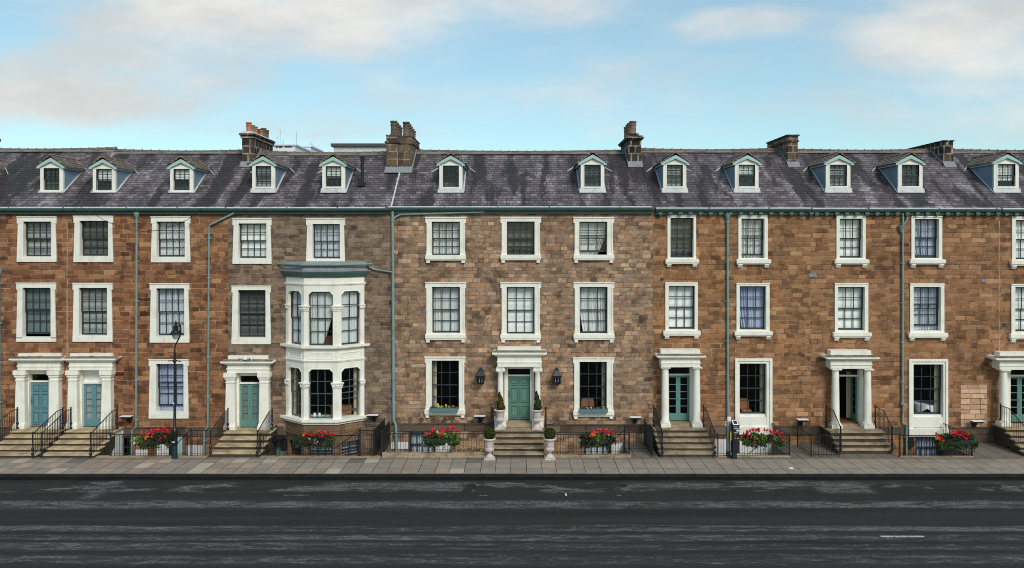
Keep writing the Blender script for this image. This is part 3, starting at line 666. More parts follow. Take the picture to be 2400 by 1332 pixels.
def door_leaf(h, x0, x1, z0, z1, y, kind, mat, ang=None):
    m = MB(); w, H = x1-x0, z1-z0
    d = None
    if kind == 'panel':
        m.box(x0, x1, y, y+.06, z0, z1)
        for zz in ((.055, .33), (.40, .745), (.80, .955)):
            for a, b in ((.10, .46), (.54, .90)):
                ax, bx, az, bz = x0+w*a, x0+w*b, z0+H*zz[0], z0+H*zz[1]
                t = .03
                for q in ((ax, bx, az, az+t), (ax, bx, bz-t, bz), (ax, ax+t, az+t, bz-t), (bx-t, bx, az+t, bz-t)): m.box(q[0], q[1], y-.05, y+.001, q[2], q[3])
                m.box(ax+.075, bx-.075, y-.03, y+.001, az+.07, bz-.07)
        d = build('door', m, M[mat], h)
        k = MB(); k.lathe(0, 0, [(.008, 0), (.02, .01), (.022, .03), (.008, .05), (.006, .06)], 10)
        k.v = [(x0+.09*w+v[0], y-v[2], z0+H*.36+v[1]) for v in k.v]; build('door_knob', k, M['brass'], d, smooth=True)
        k = MB(); k.box(x0+.03, x0+.055, y-.03, y, z0+H*.5, z0+H*.66); build('letter_plate', k, M['soffit'], d)
    else:
        s, t, b, mid = .10, .10, .34, .0
        for a in (0, 1):
            p, q = (x0, x0+w/2-.003) if a == 0 else (x0+w/2+.003, x1)
            m.box(p, p+s, y, y+.05, z0, z1); m.box(q-s, q, y, y+.05, z0, z1); m.box(p+s, q-s, y, y+.05, z1-t, z1); m.box(p+s, q-s, y, y+.05, z0, z0+b); m.box(p+s+.03, q-s-.03, y-.012, y, z0+.09, z0+b-.06)
            for i in range(1, 5):
                z = z0+b+(H-t-b)*i/5; m.box(p+s, q-s, y+.004, y+.046, z-.014, z+.014)
        d = build('double_door', m, M[mat], h)
        g = MB(); g.quad((x0+.05, y+.025, z0+.2), (x1-.05, y+.025, z0+.2), (x1-.05, y+.025, z1-.05), (x0+.05, y+.025, z1-.05)); build('pane', g, M['glass'], d, recalc=False)
        if kind != 'french':
            n = MB(); n.box(x0+.08, x1-.08, y+.06, y+.065, z0+.25, z1-.08); build('door_curtain', n, M['bl_d'] if kind == 'french_net' else M['bl_gr'], d)
        k = MB(); k.box(x0+w/2-.04, x0+w/2-.015, y-.03, y, z0+H*.44, z0+H*.52); build('door_handle', k, M['brass'], d)
    return d
def portico(h, kind, cl, cr, colw, zb, py, cor, fri, par, dcx, dhw, dz0, dz1, ft, door, dmat, plw, front=-.6):
    """cl,cr: column centre X; zb: base level; py: capital (top,bottom) heights in Z; cor/fri/par: (x0,x1,z0,z1); dcx..: door"""
    m = MB(); ct, cb = py
    fx0, fx1, fz0, fz1 = fri; cx0, cx1, cz0, cz1 = cor; px0, px1, pz0, pz1 = par
    fy = front
    m.box(fx0, fx1, fy, .02, fz0, fz1); m.box(fx0-.03, fx1+.03, fy-.03, .02, (fz0*.55+fz1*.45), (fz0*.55+fz1*.45)+.05)
    hh = cz1-cz0; n = [(0, .0), (.25, .02), (.4, .09), (.62, .12), (.62, .16), (1, .18)]
    ov = (fx0-cx0)
    for i in range(len(n)-1):
        o = ov*n[i+1][1]/.18; z0, z1 = cz0+hh*n[i][0], cz0+hh*n[i+1][0]
        if z1-z0 > .001: m.box(fx0-o, fx1+o, fy-o*.75, .02, z0, z1)
    m.prism_x([(fy-ov*.7, cz1), (fy+.12, cz1+.05), (.02, cz1+.05), (.02, cz1)], cx0+.03, cx1-.03)
    m.box(px0, px1, fy+.13, .015, cz1+.03, pz1)
    # inner jambs, transom and fanlight frame
    a, b = dcx-dhw, dcx+dhw; dy = .15
    HOLES.setdefault(h, []).append((a-.12, b+.12, zb-.02, fz0+.1))
    m.box(a-.17, a, -.02, dy+.1, zb, fz0+.02); m.box(b, b+.17, -.02, dy+.1, zb, fz0+.02); m.box(a, b, .02, dy+.1, ft+.0, fz0+.12); m.box(a, b, dy-.06, dy+.09, dz1, dz1+.07)
    p = build('portico', m, M['white'], h)
    t = MB(); t.prism_x([(fy-ov*.66, cz1+.004), (fy-ov*.55, cz1+.03), (fy+.10, cz1+.075), (fy+.125, cz1+.07), (fy+.125, cz1+.02)], cx0+.05, cx1-.05); build('moss_strip', t, M['ledge'], p)
    f = MB(); f.quad((a, dy+.02, dz1+.07), (b, dy+.02, dz1+.07), (b, dy+.02, ft), (a, dy+.02, ft)); build('fanlight', f, M['glass'], p, recalc=False)
    for c in (cl, cr):
        k = MB()
        if kind == 'pilaster':
            y0 = front+.02; w0, w1 = colw*.5, colw*.6; ph = zb+.10
            k.loft([(c-w1, y0-.03, zb+.26), (c+w1, y0-.03, zb+.26), (c+w1, .02, zb+.26), (c-w1, .02, zb+.26)], [(c-w0, y0, cb), (c+w0, y0, cb), (c+w0, .02, cb), (c-w0, .02, cb)])
            k.box(c-plw, c+plw, y0-.14, .02, zb, zb+.13); k.loft([(c-plw+.01, y0-.13, zb+.13), (c+plw-.01, y0-.13, zb+.13), (c+plw-.01, .02, zb+.13), (c-plw+.01, .02, zb+.13)], [(c-w1-.01, y0-.04, zb+.27), (c+w1+.01, y0-.04, zb+.27), (c+w1+.01, .02, zb+.27), (c-w1-.01, .02, zb+.27)])
            for (o, q0, q1) in ((.03, cb-.16, cb-.11), (.045, cb, cb+(ct-cb)*.35), (.09, cb+(ct-cb)*.35, ct+.002)): k.box(c-w0-o, c+w0+o, y0-o, .02, q0, q1)
        else:
            cy = -.40; r1, r0 = colw*.5, colw*.43; N = 24
            k.box(c-plw, c+plw, cy-plw, cy+plw, zb, zb+.16)
            H = cb-zb
            prof = [(plw*.95, zb+.16), (plw*1.0, zb+.19), (plw*.98, zb+.23), (r1*1.1, zb+.25), (r1*1.12, zb+.29), (r1, zb+.32)]
            prof += [(r1+(r0-r1)*(u/8)**1.6, zb+.32+(H-.32)*u/8) for u in range(1, 9)]
            if kind == 'doric':
                prof += [(r0*1.08, cb+.005), (r0*1.08, cb+.03), (r0*1.02, cb+.035), (r0*1.05, cb+.07), (r0*1.3, cb+(ct-cb)*.62), (r0*1.32, cb+(ct-cb)*.66)]
                k.lathe(c, cy, prof, N); k.box(c-r0*1.45, c+r0*1.45, cy-r0*1.45, cy+r0*1.45, cb+(ct-cb)*.64, ct+.002)
            else:
                prof += [(r0*1.06, cb+.01), (r0*1.15, cb+.08), (r0*1.1, cb+.12)]
                k.lathe(c, cy, prof, N); k.box(c-r0*1.5, c+r0*1.5, cy-r0*1.35, cy+r0*1.35, ct-.05, ct+.002); k.box(c-r0*1.15, c+r0*1.15, cy-r0*1.2, cy+r0*1.2, cb+.1, ct-.05)
                for s in (-1, 1):   # volutes
                    for rr, yy in ((.085, -r0*1.3), (.045, -r0*1.3-.02)):
                        v = MB(); v.lathe(0, 0, [(rr*.9, 0), (rr, .01), (rr, .18), (rr*.9, .19)], 14)
                        k.add([(c+s*r0*1.12+q[0], cy+yy+q[2], ct-.13+q[1]) for q in v.v], v.f)
        build('column' if kind != 'pilaster' else 'pilaster', k, M['white'], p, smooth=(kind != 'pilaster'))
    if door: door_leaf(h, a, b, dz0, dz1, dy, door, dmat)
    if door == 'french_net':
        n = MB(); n.box(a, b, dy+.06, dy+.07, dz1+.05, ft); build('fanlight_blind', n, M['bl_w'], p)
    return p
def steps(h, x0, x1, zt, yt, n, tread, mat='step', ymax=.02, zb=-1.6, side=None, name='front_steps'):
    """n risers up from the pavement to a landing at zt"""
    m = MB(); m.box(x0+.05, x1-.05, yt+.03, ymax, zb, zt-.06); s = build(name, m, M['riser'] if not side else M[side], h)
    r = random.Random(int(x0*31))
    for i in range(n):
        z1 = zt*(n-i)/n; f = yt-tread*i; b = ymax if i == 0 else yt-tread*(i-1)+.05
        k = MB(); j = r.uniform(-.012, .012)
        k.cm = 0; k.box(x0-.02*i*0+j, x1+j, f-.035, b-.002*i, z1-.065, z1+r.uniform(-.006, .006))
        if i: k.cm = 1; k.box(x0+.03, x1-.03, f, b-.003, max(zb, z1-.6), z1-.064)
        else: k.cm = 1; k.box(x0+.03, x1-.03, f, f+.029, zt-.4, zt-.064)
        build('step', k, [M[mat], M['riser']], s, bevel=.008)
    return s
# ------------------------------------------------------------------ the seven houses
GRP = 'terraced houses along the street'
def house(name_label, px0, px1): return thing('terraced_house', name_label, 'house', ((X(px0)+X(px1))/2, 0, 0), GRP), X(px0), X(px1)
H1, a1, b1 = house('red brown stone house cut by the left edge, with the solid blue panelled door', -260, 157)
H2, a2, b2 = house('red brown stone house with a blue glazed double door, behind the street lamp', 157, 535)
H3, a3, b3 = house('grey brown stone house with the two storey white canted bay window', 535, 917)
H4, a4, b4 = house('wide grey pink stone house with a green panelled door between two black lanterns', 917, 1530)
H5, a5, b5 = house('golden brown stone house with closed teal double door, beside the ticket machine', 1530, 1900)
H6, a6, b6 = house('golden brown stone house whose front door stands open', 1900, 2342)
H7, a7, b7 = house('golden brown stone house cut by the right edge, past the pale mortar seam', 2342, 2780)

# windows: style, outer px box, opening px box, columns, rows, what hangs behind
W = [
 (H1,'A',-160,-68,507.6,614,-146,-80,519.6,601,4,4,'netw',0), (H1,'A',-162,-70,662.5,801,-148,-82,674.7,786,4,4,'white',0), (H1,'A',-164,-72,841,980,-148,-84,853,965,3,4,'netb',0),
 (H1,'A',40.8,133.5,507.6,614,55.6,121,519.6,601,4,4,'grey',0), (H1,'A',39.6,132,662.5,801,54,120,674.7,790,4,4,'roller',.13),
 (H2,'A',173.6,266,506,614.5,188,254.5,518,600,4,4,'dark',0), (H2,'A',171.5,264.7,663,801,186,252,675,786,4,4,'grey',0),
 (H2,'A',354.8,446.7,507.6,615,368,434,519.6,602,4,4,'netw',0), (H2,'A',352,444.6,664,803,367.5,432.6,676,787.5,4,4,'net',0),
 (H2,'A',349.7,442.8,841.6,980.7,367,431,853,964.6,3,4,'netb',.22),
 (H3,'A',545.8,637,512,618.6,559.8,625,524,605,4,4,'white',0), (H3,'A',718,809,512,622,733,797,525.4,606,4,4,'net',0),
 (H3,'A',543.5,635.4,669.4,806.7,558.6,623,680,791,3,4,'dark',0),
 (H4,'B',997.4,1092.4,509,612,1012,1078,520,599,4,4,'netw',0), (H4,'B',1173,1268,508.6,611.5,1188,1253,519.6,599,4,4,'dark',0),
 (H4,'B',1343.8,1439,509,611.5,1357.8,1423,520,598,3,4,'netw:r.45',.14),
 (H4,'B',997,1092.6,661.7,797.8,1012.7,1078,672.7,781,3,4,'netw',0), (H4,'B',1173,1268,661.7,797.8,1187.6,1253,672.7,783,3,4,'white',0),
 (H4,'B',1344,1439.5,661.7,797.8,1358.6,1423.7,672.7,782,3,4,'netw:l.22',0),
 (H4,'B',995.6,1091,836,974,1012,1075.8,845,963,3,4,'drape:l',0), (H4,'B',1343,1439,837.5,977,1358,1422,848,967,3,4,'drape:r',0),
 (H5,'C',1564,1631,504,617,1571,1625,511,604,3,4,'dark',0), (H5,'C',1730,1799,505,618,1737,1791,512.7,605,3,4,'netw',.12),
 (H5,'C',1559,1635,662,785,1567,1628.6,670,772,3,4,'white',0), (H5,'C',1725.6,1803,664,786,1733,1795,671,773,3,4,'netb:l.18',0),
 (H5,'D',1722,1809,840,1000,1733,1796,852,972,3,4,'drape:r',0),
 (H6,'C',1959.6,2028,505.5,618,1967,2021,513,604.6,3,4,'white',0), (H6,'C',2135,2207,506.5,618,2142.6,2199.6,513.7,605,3,4,'netb:l.2',.05),
 (H6,'C',1955.7,2034,664,789,1963,2026,672.7,774.5,3,4,'white',0), (H6,'C',2132,2212,664.5,790,2140,2204,672.7,775,3,4,'net',.2),
 (H6,'D',2129,2220,841.6,1004,2140,2210,854,973,3,4,'drape:r',0),
 (H7,'C',2370.6,2443,508,621,2379,2436,516,608,3,4,'white',0), (H7,'C',2369,2448,666,793,2378,2440,673,777.5,3,4,'white',0),
 (H7,'C',2540,2612,508,621,2548,2605,516,608,3,4,'netw',0), (H7,'C',2540,2618,666,793,2548,2610,673,777.5,3,4,'netw',0), (H7,'D',2534,2624,843,1006,2545,2614,855,975,3,4,'dark',0),
 (H2,'K',258,308,1020,1080,263,304,1026,1075,2,2,'none',0), (H4,'K',955,1020,1008,1078,961,1019,1014,1074,4,2,'net',0),
 (H4,'K',1366,1436,1008,1078,1372,1431,1016,1074,4,2,'net',0), (H6,'K',2142,2210,1020,1080,2148,2206,1026,1076,4,2,'netb',0),
]
for w in W: window(*w, sash='sash_g' if w[3] > 800 and w[3] < 1000 and w[0] in (H4, H6) else 'steel')

# porticos and doors
def pdoor(h, kind, front, L, R, cw, zb, cap, cor, fri, par, dcx, dhw, dz0, dz1, ft, door, dmat, plw):
    yc = front+.1 if kind == 'pilaster' else -.40
    return portico(h, kind, X(L, yc), X(R, yc), cw*36.5/F, zb, (Z(cap[0], yc), Z(cap[1], yc)),
        (X(cor[0], front-.15), X(cor[1], front-.15), Z(cor[3], front-.1), Z(cor[2], front-.15)),
        (X(fri[0], front), X(fri[1], front), Z(fri[3], front), Z(fri[2], front)),
        (X(par[0], front+.13), X(par[1], front+.13), Z(par[3], front), Z(par[2], front+.13)), dcx, dhw, dz0, dz1, ft, door, dmat, plw, front)
pdoor(H1,'pilaster',-.32, 49.5,129,20,.735,(868,884),(22,146,841,850),(41,141,850,868),(42,140,829,840),-22.37,.46,.74,2.81,3.2,'panel','door_b',.28)
pdoor(H2,'pilaster',-.32,172,251,20,.735,(868,884),(146.5,275.6,841,850),(162,263,850,868),(164,261.6,829,840),-19.88,.47,.74,2.74,3.2,'french_net','door_b',.28)
pdoor(H3,'pilaster',-.32,541,620,20,.69,(874,889),(516.5,640,848,857),(532,630,857,874.5),(534,627,834,846),-12.52,.47,.70,2.73,3.12,'french_grey','door_t',.28)
P4 = pdoor(H4,'ionic',-.6,1173,1260,14.5,.85,(860,875),(1153.6,1282,827,838),(1166,1269,838,860.5),(1166,1268,814.5,826),.135,.52,1.05,3.09,3.45,'panel','door_g',.2)
pdoor(H5,'doric',-.6,1559,1632.5,18,.85,(860,866),(1539.5,1653.6,835,842.5),(1550,1641,842.5,860.5),(1549,1641,820,833),7.62,.53,1.0,3.13,3.5,'french','door_t',.23)
P6 = pdoor(H6,'doric',-.6,1958,2033,18,.80,(864,871),(1936,2058,838,846),(1947,2043,846,864.5),(1947,2042,822,837),15.54,.54,.86,3.08,3.44,None,'door_g',.24)
pdoor(H7,'doric',-.6,2352,2449,18,.90,(866.5,872),(2333,2470,840,849),(2343,2460,849,867),(2343,2458,826,839),23.69,.53,.94,3.08,3.4,'french','door_t',.24)
m = MB()   # open door leaves and hall of the sixth house
for s, x in ((1, 15.02), (-1, 16.06)):
    m = MB(); xa, xb = min(x, x+s*.05), max(x, x+s*.05); sl = .16*s*0
    ya, yb = .2, .72
    m.box(xa, xb, ya, ya+.09, .87, 3.07); m.box(xa, xb, yb-.09, yb, .87, 3.07); m.box(xa, xb, ya+.09, yb-.09, .87, 1.25); m.box(xa, xb, ya+.09, yb-.09, 2.97, 3.07)
    for i in range(1, 5): z = 1.25+1.72*i/5; m.box(xa+.004, xb-.004, ya+.09, yb-.09, z-.014, z+.014)
    if s < 0:
        m.v = [(v[0]-(v[1]-.2)*.04, v[1], v[2]) for v in m.v]
    d = build('door', m, M['door_g'], H6); tag(d, 'glazed green door leaf folded back into the hall')
    k = MB(); k.box(x+s*.05-.02, x+s*.05+.02, yb-.16, yb-.13, 1.85, 2.0); build('door_handle', k, M['brass'], d)
m = MB(); m.box(14.7, 16.4, .1, 4.5, .80, .93); build('hall_floor', m, M['innerf'], H6)
m = curtain_mesh(15.78, 16.02, .98, 3.2, .75, 77, amp=.03, per=.09); build('curtain', m, M['cream'], H6, smooth=True, recalc=False)

# the canted bay of the third house
BX = [(-10.80, .0), (-9.71, -.90), (-8.18, -.90), (-7.12, .0)]
def bay_off(t):
    P = [Vector(p) for p in BX]; L = []
    for i in range(3):
        d = (P[i+1]-P[i]).normalized(); n = Vector((d.y, -d.x)); L.append((P[i]+n*t, d))
    def cut(i, j):
        (p, d), (q, e) = L[i], L[j]; c = d.x*e.y-d.y*e.x; s = ((q-p).x*e.y-(q-p).y*e.x)/c; return p+d*s
    p, d = L[0]; A = p+d*((.06-p.y)/d.y); p, d = L[2]; E = p+d*((.06-p.y)/d.y)
    return [tuple(A), tuple(cut(0, 1)), tuple(cut(1, 2)), tuple(E)]
def bz(py): return Z(py, -.9)
def band(m, py0, py1, t0, t1=None, lo=0):
    a, b = bay_off(t0), bay_off(t0 if t1 is None else t1)
    m.loft([(x, y, bz(py1)) for x, y in b], [(x, y, bz(py0)) for x, y in a])
HOLES.setdefault(H3, []).append((-10.45, -7.45, .75, 7.3))
bay = MB()
band(bay, 651, 684-17, .0); band(bay, 664.5, 667.5, .05); band(bay, 668, 670, .015)
BAY = build('bay_window', bay, M['white'], H3)
bay = MB(); band(bay, 811, 816, .17, .17); band(bay, 816, 819, .17, .10); band(bay, 819, 845, .0); band(bay, 845, 847, .06); band(bay, 847, 849.5, .035); build('bay_apron', bay, M['white'], BAY)
bay = MB(); band(bay, 983, 989, .17); band(bay, 989, 992.5, .16, .09); band(bay, 992.5, 995, .07); build('bay_sill', bay, M['white'], BAY)
m = MB(); band(m, 995.02, 1037, .0); band(m, 1020, 1023, .03); band(m, 1076, 1122, 0); build('bay_plinth', m, stone('smooth_brown_bay_stone', [(.20,.135,.085),(.17,.11,.07),(.23,.155,.10)], .8, 1.6, (.12,.08,.05), .5, .2, .8, 9.0, .004), BAY)
def facet(i):
    p, q = Vector(BX[i]), Vector(BX[i+1]); d = (q-p); L = d.length; d.normalize(); n = Vector((-d.y, d.x))
    return L, (lambda v: (p.x+d.x*v[0]+n.x*v[1], p.y+d.y*v[0]+n.y*v[1], v[2]))
KINDS3 = {(0,0):'net',(0,1):'netw:r.5',(0,2):'netw',(1,0):'drape:l',(1,1):'none',(1,2):'drape:r',(2,0):'none',(2,1):'net',(2,2):'net'}
for lv, (pt, ptop, pbot) in enumerate(((667, 684, 811), (849.5, 866, 983), (1037, 1040, 1076))):
    for i in range(3):
        L, XF[0] = facet(i)
        a, b, t, c, zt = .21, L-.21, bz(ptop), bz(pbot), bz(pt); ch = .15 if lv < 2 else 0
        m = MB()
        m.box(0, a, 0, .2, c, t-ch); m.box(b, L, 0, .2, c, t-ch)
        if ch: m.prism_y([(0, t-ch), (a, t-ch), (a+ch, t), (b-ch, t), (b, t-ch), (L, t-ch), (L, zt), (0, zt)], 0, .2)
        else: m.box(0, L, 0, .2, t, zt)
        if ch:
            e = .03
            for (u0, z0, u1, z1) in ((a, t-ch, a+ch, t), (a+ch, t, b-ch, t), (b-ch, t, b, t-ch)):
                m.prism_y([(u0, z0), (u1, z1), (u1+(0 if u1 > u0 else 0), z1+e), (u0, z0+e)], -.016, .0)
            az = bz(824)-.05 if lv == 0 else None
        if lv == 0:   # apron panel under the upper lights
            z0, z1 = bz(842), bz(828); e = .03
            for q in ((a-.02, b+.02, z0, z0+e), (a-.02, b+.02, z1-e, z1), (a-.02, a-.02+e, z0+e, z1-e), (b+.02-e, b+.02, z0+e, z1-e)): m.box(q[0], q[1], -.02, .005, q[2], q[3])
        f = build('bay_light', m, M['white'] if lv < 2 else bpy.data.materials['smooth_brown_bay_stone'], BAY); cols = 3 if i == 1 else 2
        if lv == 1:
            m = MB(); z0, z1 = bz(1017), bz(1001); e = .035
            for q in ((a-.02, b+.02, z0, z0+e), (a-.02, b+.02, z1-e, z1), (a-.02, a-.02+e, z0+e, z1-e), (b+.02-e, b+.02, z0+e, z1-e)): m.box(q[0], q[1], -.022, .005, q[2], q[3])
            build('plinth_panel', m, bpy.data.materials['smooth_brown_bay_stone'], BAY)
        mid = (t+c)/2; lift = .26 if (lv, i) == (1, 2) else 0
        build('sash', sash_mesh(a, b, mid-.02, t, .13, cols, 2), M['steel' if lv != 1 else 'sash_g'], BAY); build('sash', sash_mesh(a, b, c+lift, mid+.02+lift, .17, cols, 2, bot=.08), M['steel' if lv != 1 else 'sash_g'], BAY)
        if ch:
            m = MB()
            for (u0, u1) in ((a, a+ch+.02), (b, b-ch-.02)): m.prism_y([(u0, t-ch-.05), (u1, t), (u0, t)], .12, .18)
            build('sash_corner', m, M['steel'], BAY)
        g = MB(); g.quad((a, .165, c+lift), (b, .165, c+lift), (b, .165, t), (a, .165, t)); build('pane', g, M['glass'], BAY, recalc=False)
        fill(BAY, KINDS3[(lv, i)], a+.0, b-.0, c, t+.02, .27)
        XF[0] = None
    if lv < 2:   # foliate capitals on the angle pilasters
        z1, z0 = (bz(717), bz(729)) if lv == 0 else (bz(897.5), bz(910.5))
        for k in range(4):
            P = Vector(BX[k]); m = MB()
            def blk(w, o, za, zb2):
                pts = []
                for j in (k-1, k):
                    if 0 <= j < 3:
                        p, q = Vector(BX[j]), Vector(BX[j+1]); d = (q-p).normalized(); n = Vector((d.y, -d.x)); s = -1 if j == k-1 else 1
                        pts.append((P+d*s*w, n, d))
                o2 = bay_off(o)[k]; base = [tuple(P+Vector((0, .12)))]
                if k in (0, 3):
                    q, n, d = pts[0]; poly = [(o2[0], .02), (o2[0], o2[1]) if False else tuple(Vector((P.x, P.y))+n*o), tuple(q+n*o), tuple(q-n*.05), (q.x, .1)]
                    poly = [tuple(P+n*o+Vector((0, .03))), tuple(q+n*o), tuple(q-n*.06), tuple(P-n*.06+Vector((0, .06)))]
                else:
                    (q0, n0, d0), (q1, n1, d1) = pts; poly = [tuple(q0-n0*.06), tuple(q0+n0*o), o2, tuple(q1+n1*o), tuple(q1-n1*.06)]
                m.prism_z(poly, za, zb2)
            H = z1-z0
            blk(.235, .035, z0, z0+.03); blk(.225, .022, z0+.03, z0+H*.45); blk(.25, .05, z0+H*.45, z0+H*.7); blk(.275, .085, z0+H*.7, z0+H*.82); blk(.285, .1, z0+H*.82, z1)
            r = random.Random(k+lv*9); P2 = bay_off(.05)[k]
            for q in range(14):   # leaf bosses
                j = max(0, min(2, (k-1 if q % 2 else k))); d = (Vector(BX[j+1])-Vector(BX[j])).normalized(); n = Vector((d.y, -d.x)); s = -1 if j == k-1 else 1
                c = P+d*s*r.uniform(.0, .24)+n*.05; m.lathe(c.x, c.y, [(.008, z0+H*.2), (.03, z0+H*(.3+.2*r.random())), (.022, z0+H*.6), (.008, z0+H*.68)], 6)
            build('capital', m, M['white'], BAY)
m = MB(); band(m, 641, 651, .17, .04); band(m, 637, 641, .20, .17); build('bay_cornice', m, M['gutter'], BAY)
m = MB(); band(m, 634.5, 637, .21); band(m, 624, 634.5, .03, .10); band(m, 614, 619, .02, .10); build('bay_roof', m, M['lead_d'], BAY)
m = MB(); o = bay_off(.15); m.tube([(o[0][0]-.05, -.06, bz(621)+.03), (o[1][0], o[1][1], bz(621)), (o[2][0], o[2][1], bz(621)), (o[3][0]+.03, -.06, bz(621)+.02)], .055, 8); build('bay_gutter', m, M['pipe'], BAY)

# walls, roofs, gutters
for h, x0, x1, mt in ((H1,a1,b1,'red'),(H2,a2,b2,'red'),(H3,a3,b3,'grey'),(H4,a4,b4,'pink'),(H5,a5,b5,'gold'),(H6,a6,b6,'gold2'),(H7,a7,b7,'gold2')): wall(h, x0, x1, M[mt])
roof(H1,a1,b1,.06); roof(H2,a2,b2,-.04,2); roof(H3,a3,b3,-.13); roof(H4,a4,b4,-.06,True); roof(H5,a5,b5,.02); roof(H6,a6,b6,.0); roof(H7,a7,b7,-.02)
gutter(H1,a1,b1-.01,487.5,495.5); gutter(H2,b1,b2-.01,487.5,495.5); gutter(H3,a3,X(908),488,495.5)
gutter(H4,X(912),X(1528),486,494); gutter(H5,X(1535),b5-.01,489,496.5,True); gutter(H6,a6,b6-.01,489.5,497,True); gutter(H7,a7+.02,b7,490.5,498,True)
pipe(H1,[(1,640),(2,1000)],hopper=(1,636)); pipe(H2,[(322.5,496),(321.5,1000),(312,1008),(311,1085)],hopper=(322.5,503))
pipe(H2,[(551,497),(548,501),(494,528),(492,534),(489,1001),(481,1008),(479,1080)])
pipe(H3,[(921,492),(923,985),(928,994),(930,1086)],r=.07); pipe(H4,[(1135,491),(1134,497.5),(940,503),(930,508),(922.5,514)])
pipe(H3,[(866,622),(868,627),(880,632),(920,638)],r=.04)
pipe(H5,[(1704,496),(1704.5,1015)],hopper=(1704,506)); pipe(H6,[(2114,500),(2113,944),(2114,990),(2122,998),(2122,1085)],collars=[(2113,946)],hopper=(2110,534)); pipe(H6,[(2126,503),(2122,518),(2113,529)],r=.035)
m = MB()
for h, px, mt in ((H2, 157.5, 'mortar'), (H7, 2341.5, 'mortar')):
    m = MB(); r = random.Random(int(px)); z = -1.0; x = X(px); w0 = .02
    pts = []
    while z < 10.6: pts.append((x+r.uniform(-.012, .012), z, r.uniform(.01, .028))); z += r.uniform(.1, .25)
    for i in range(len(pts)-1):
        (xa, za, wa), (xb, zb, wb) = pts[i], pts[i+1]; m.loft([(xa-wa, -.008, za), (xa+wa, -.008, za), (xa+wa, .02, za), (xa-wa, .02, za)], [(xb-wb, -.008, zb), (xb+wb, -.008, zb), (xb+wb, .02, zb), (xb-wb, .02, zb)])
    build('mortar_seam', m, rough_stone('pale_mortar', (.46,.33,.24), (.2,.13,.09), .6, 4.0) if px < 1000 else bpy.data.materials['pale_mortar'], h)
# plinth courses of big dark stone at the foot of the walls
def plinth(h, px0, px1, py, pyb, gaps=(), mat='plinth', out=.05):
    m = MB(); xs = [X(px0)]
    for g in sorted(gaps): xs += [X(g[0]), X(g[1])]
    xs.append(X(px1))
    for i in range(0, len(xs), 2): m.box(xs[i], xs[i+1], -out, .01, Z(pyb), Z(py)); m.box(xs[i], xs[i+1], -out-.03, .01, Z(py+2.2), Z(py)+.004)
    build('plinth_course', m, M[mat], h)
plinth(H1,-260,20,1001,1122); plinth(H2,262,535,1001,1022,((318,488),) if False else ()); plinth(H3,535,560,1000,1022); plinth(H3,640,664,1000,1022); plinth(H3,860,917,996,1018)
plinth(H4,917,1163,991,1010); plinth(H4,1272,1530,995,1013); plinth(H5,1530,1545,997,1020); plinth(H5,1665,1715,997,1024); plinth(H5,1811,1900,998,1020); plinth(H6,1900,1940,998,1020); plinth(H6,2062,2127,1000,1018); plinth(H6,2222,2338,1001,1040)
# painted and patched areas of the basement walls
def panel(h, px0, px1, py0, py1, mat, name='painted_panel', y=-.03, lab=None):
    m = MB(); m.box(X(px0), X(px1), y, .012, Z(py1), Z(py0)); o = build(name, m, M[mat] if isinstance(mat, str) else mat, h)
    if lab: tag(o, lab)
panel(H2,318,346,1054,1122,'whitew'); panel(H2,312,319,1025,1043,'whitew'); panel(H2,368,396,1042,1122,'whitew'); panel(H2,396,411,1042,1122,'grnpost'); panel(H2,411,428,1024,1122,'barge'); panel(H2,437,482,1044,1122,'farg')
panel(H3,622,663,1024,1122,'door_g','basement_door',-.02,'dark green boarded basement door'); panel(H4,917,957,1036,1052,'whitew'); panel(H4,1021,1060,1036,1122,'whitew'); panel(H4,1433,1504,1040,1055,'whitew'); panel(H4,1433,1460,1055,1122,'whitew')
panel(H5,1672,1722,1030,1122,'whitew'); panel(H5,1722,1810,1032,1122,'whitew')
panel(H6,2252,2313,900,1000,'patch','stone_patch',-.004,'rectangle of cleaner pink stone')
panel(H5,1896,1913,642,650,'zinc','air_vent'); panel(H5,1889,1897,506,514,'soffit','air_vent'); panel(H5,1535,1546,503,511,'soffit','air_vent'); panel(H5,1548,1555,651,657,'soffit','air_vent'); panel(H6,2300,2309,655,662,'zinc','air_vent'); panel(H7,2349,2358,758,765,'soffit','air_vent')
for px in (934, 961, 988, 1016, 1043):
    m = MB(); m.lathe(0, 0, [(.11, 0), (.11, .03), (.08, .035), (.07, .015)], 16); m.v = [(X(px)+v[0], -.005-v[2], Z(984)+v[1]) for v in m.v]; build('stone_roundel', m, M['plinth'], H4)

# dormers: left, right, apex, sill, apex height, eaves height in px
DM = [(H1,-99,-45,-73,449,366,395,'up:.5'),(H1,96,149.5,122,450,366.5,394,'dark'),(H2,219,272,244,450.5,369.5,396,'up:.5'),(H2,400,454,426.5,450.5,369.5,396,'up:.48'),(H3,592,645,618,442,363,389,'grey'),(H3,756,809,782,442,364,389.5,'up:.5'),
 (H4,1030,1084,1057,443,361.5,388,'none'),(H4,1361,1416,1388.5,442,359,386,'dark'),(H5,1554,1608,1582,441.5,360,386,'grey'),(H5,1722,1777,1750,441.5,360,386,'up:.4'),(H6,1935,1992,1964.5,441,360,386,'grey'),(H6,2104,2161,2132,441,360,386,'dark'),(H7,2328,2386,2357.5,441.5,358.5,384.5,'up:.7')]
for d in DM: dormer(*d)
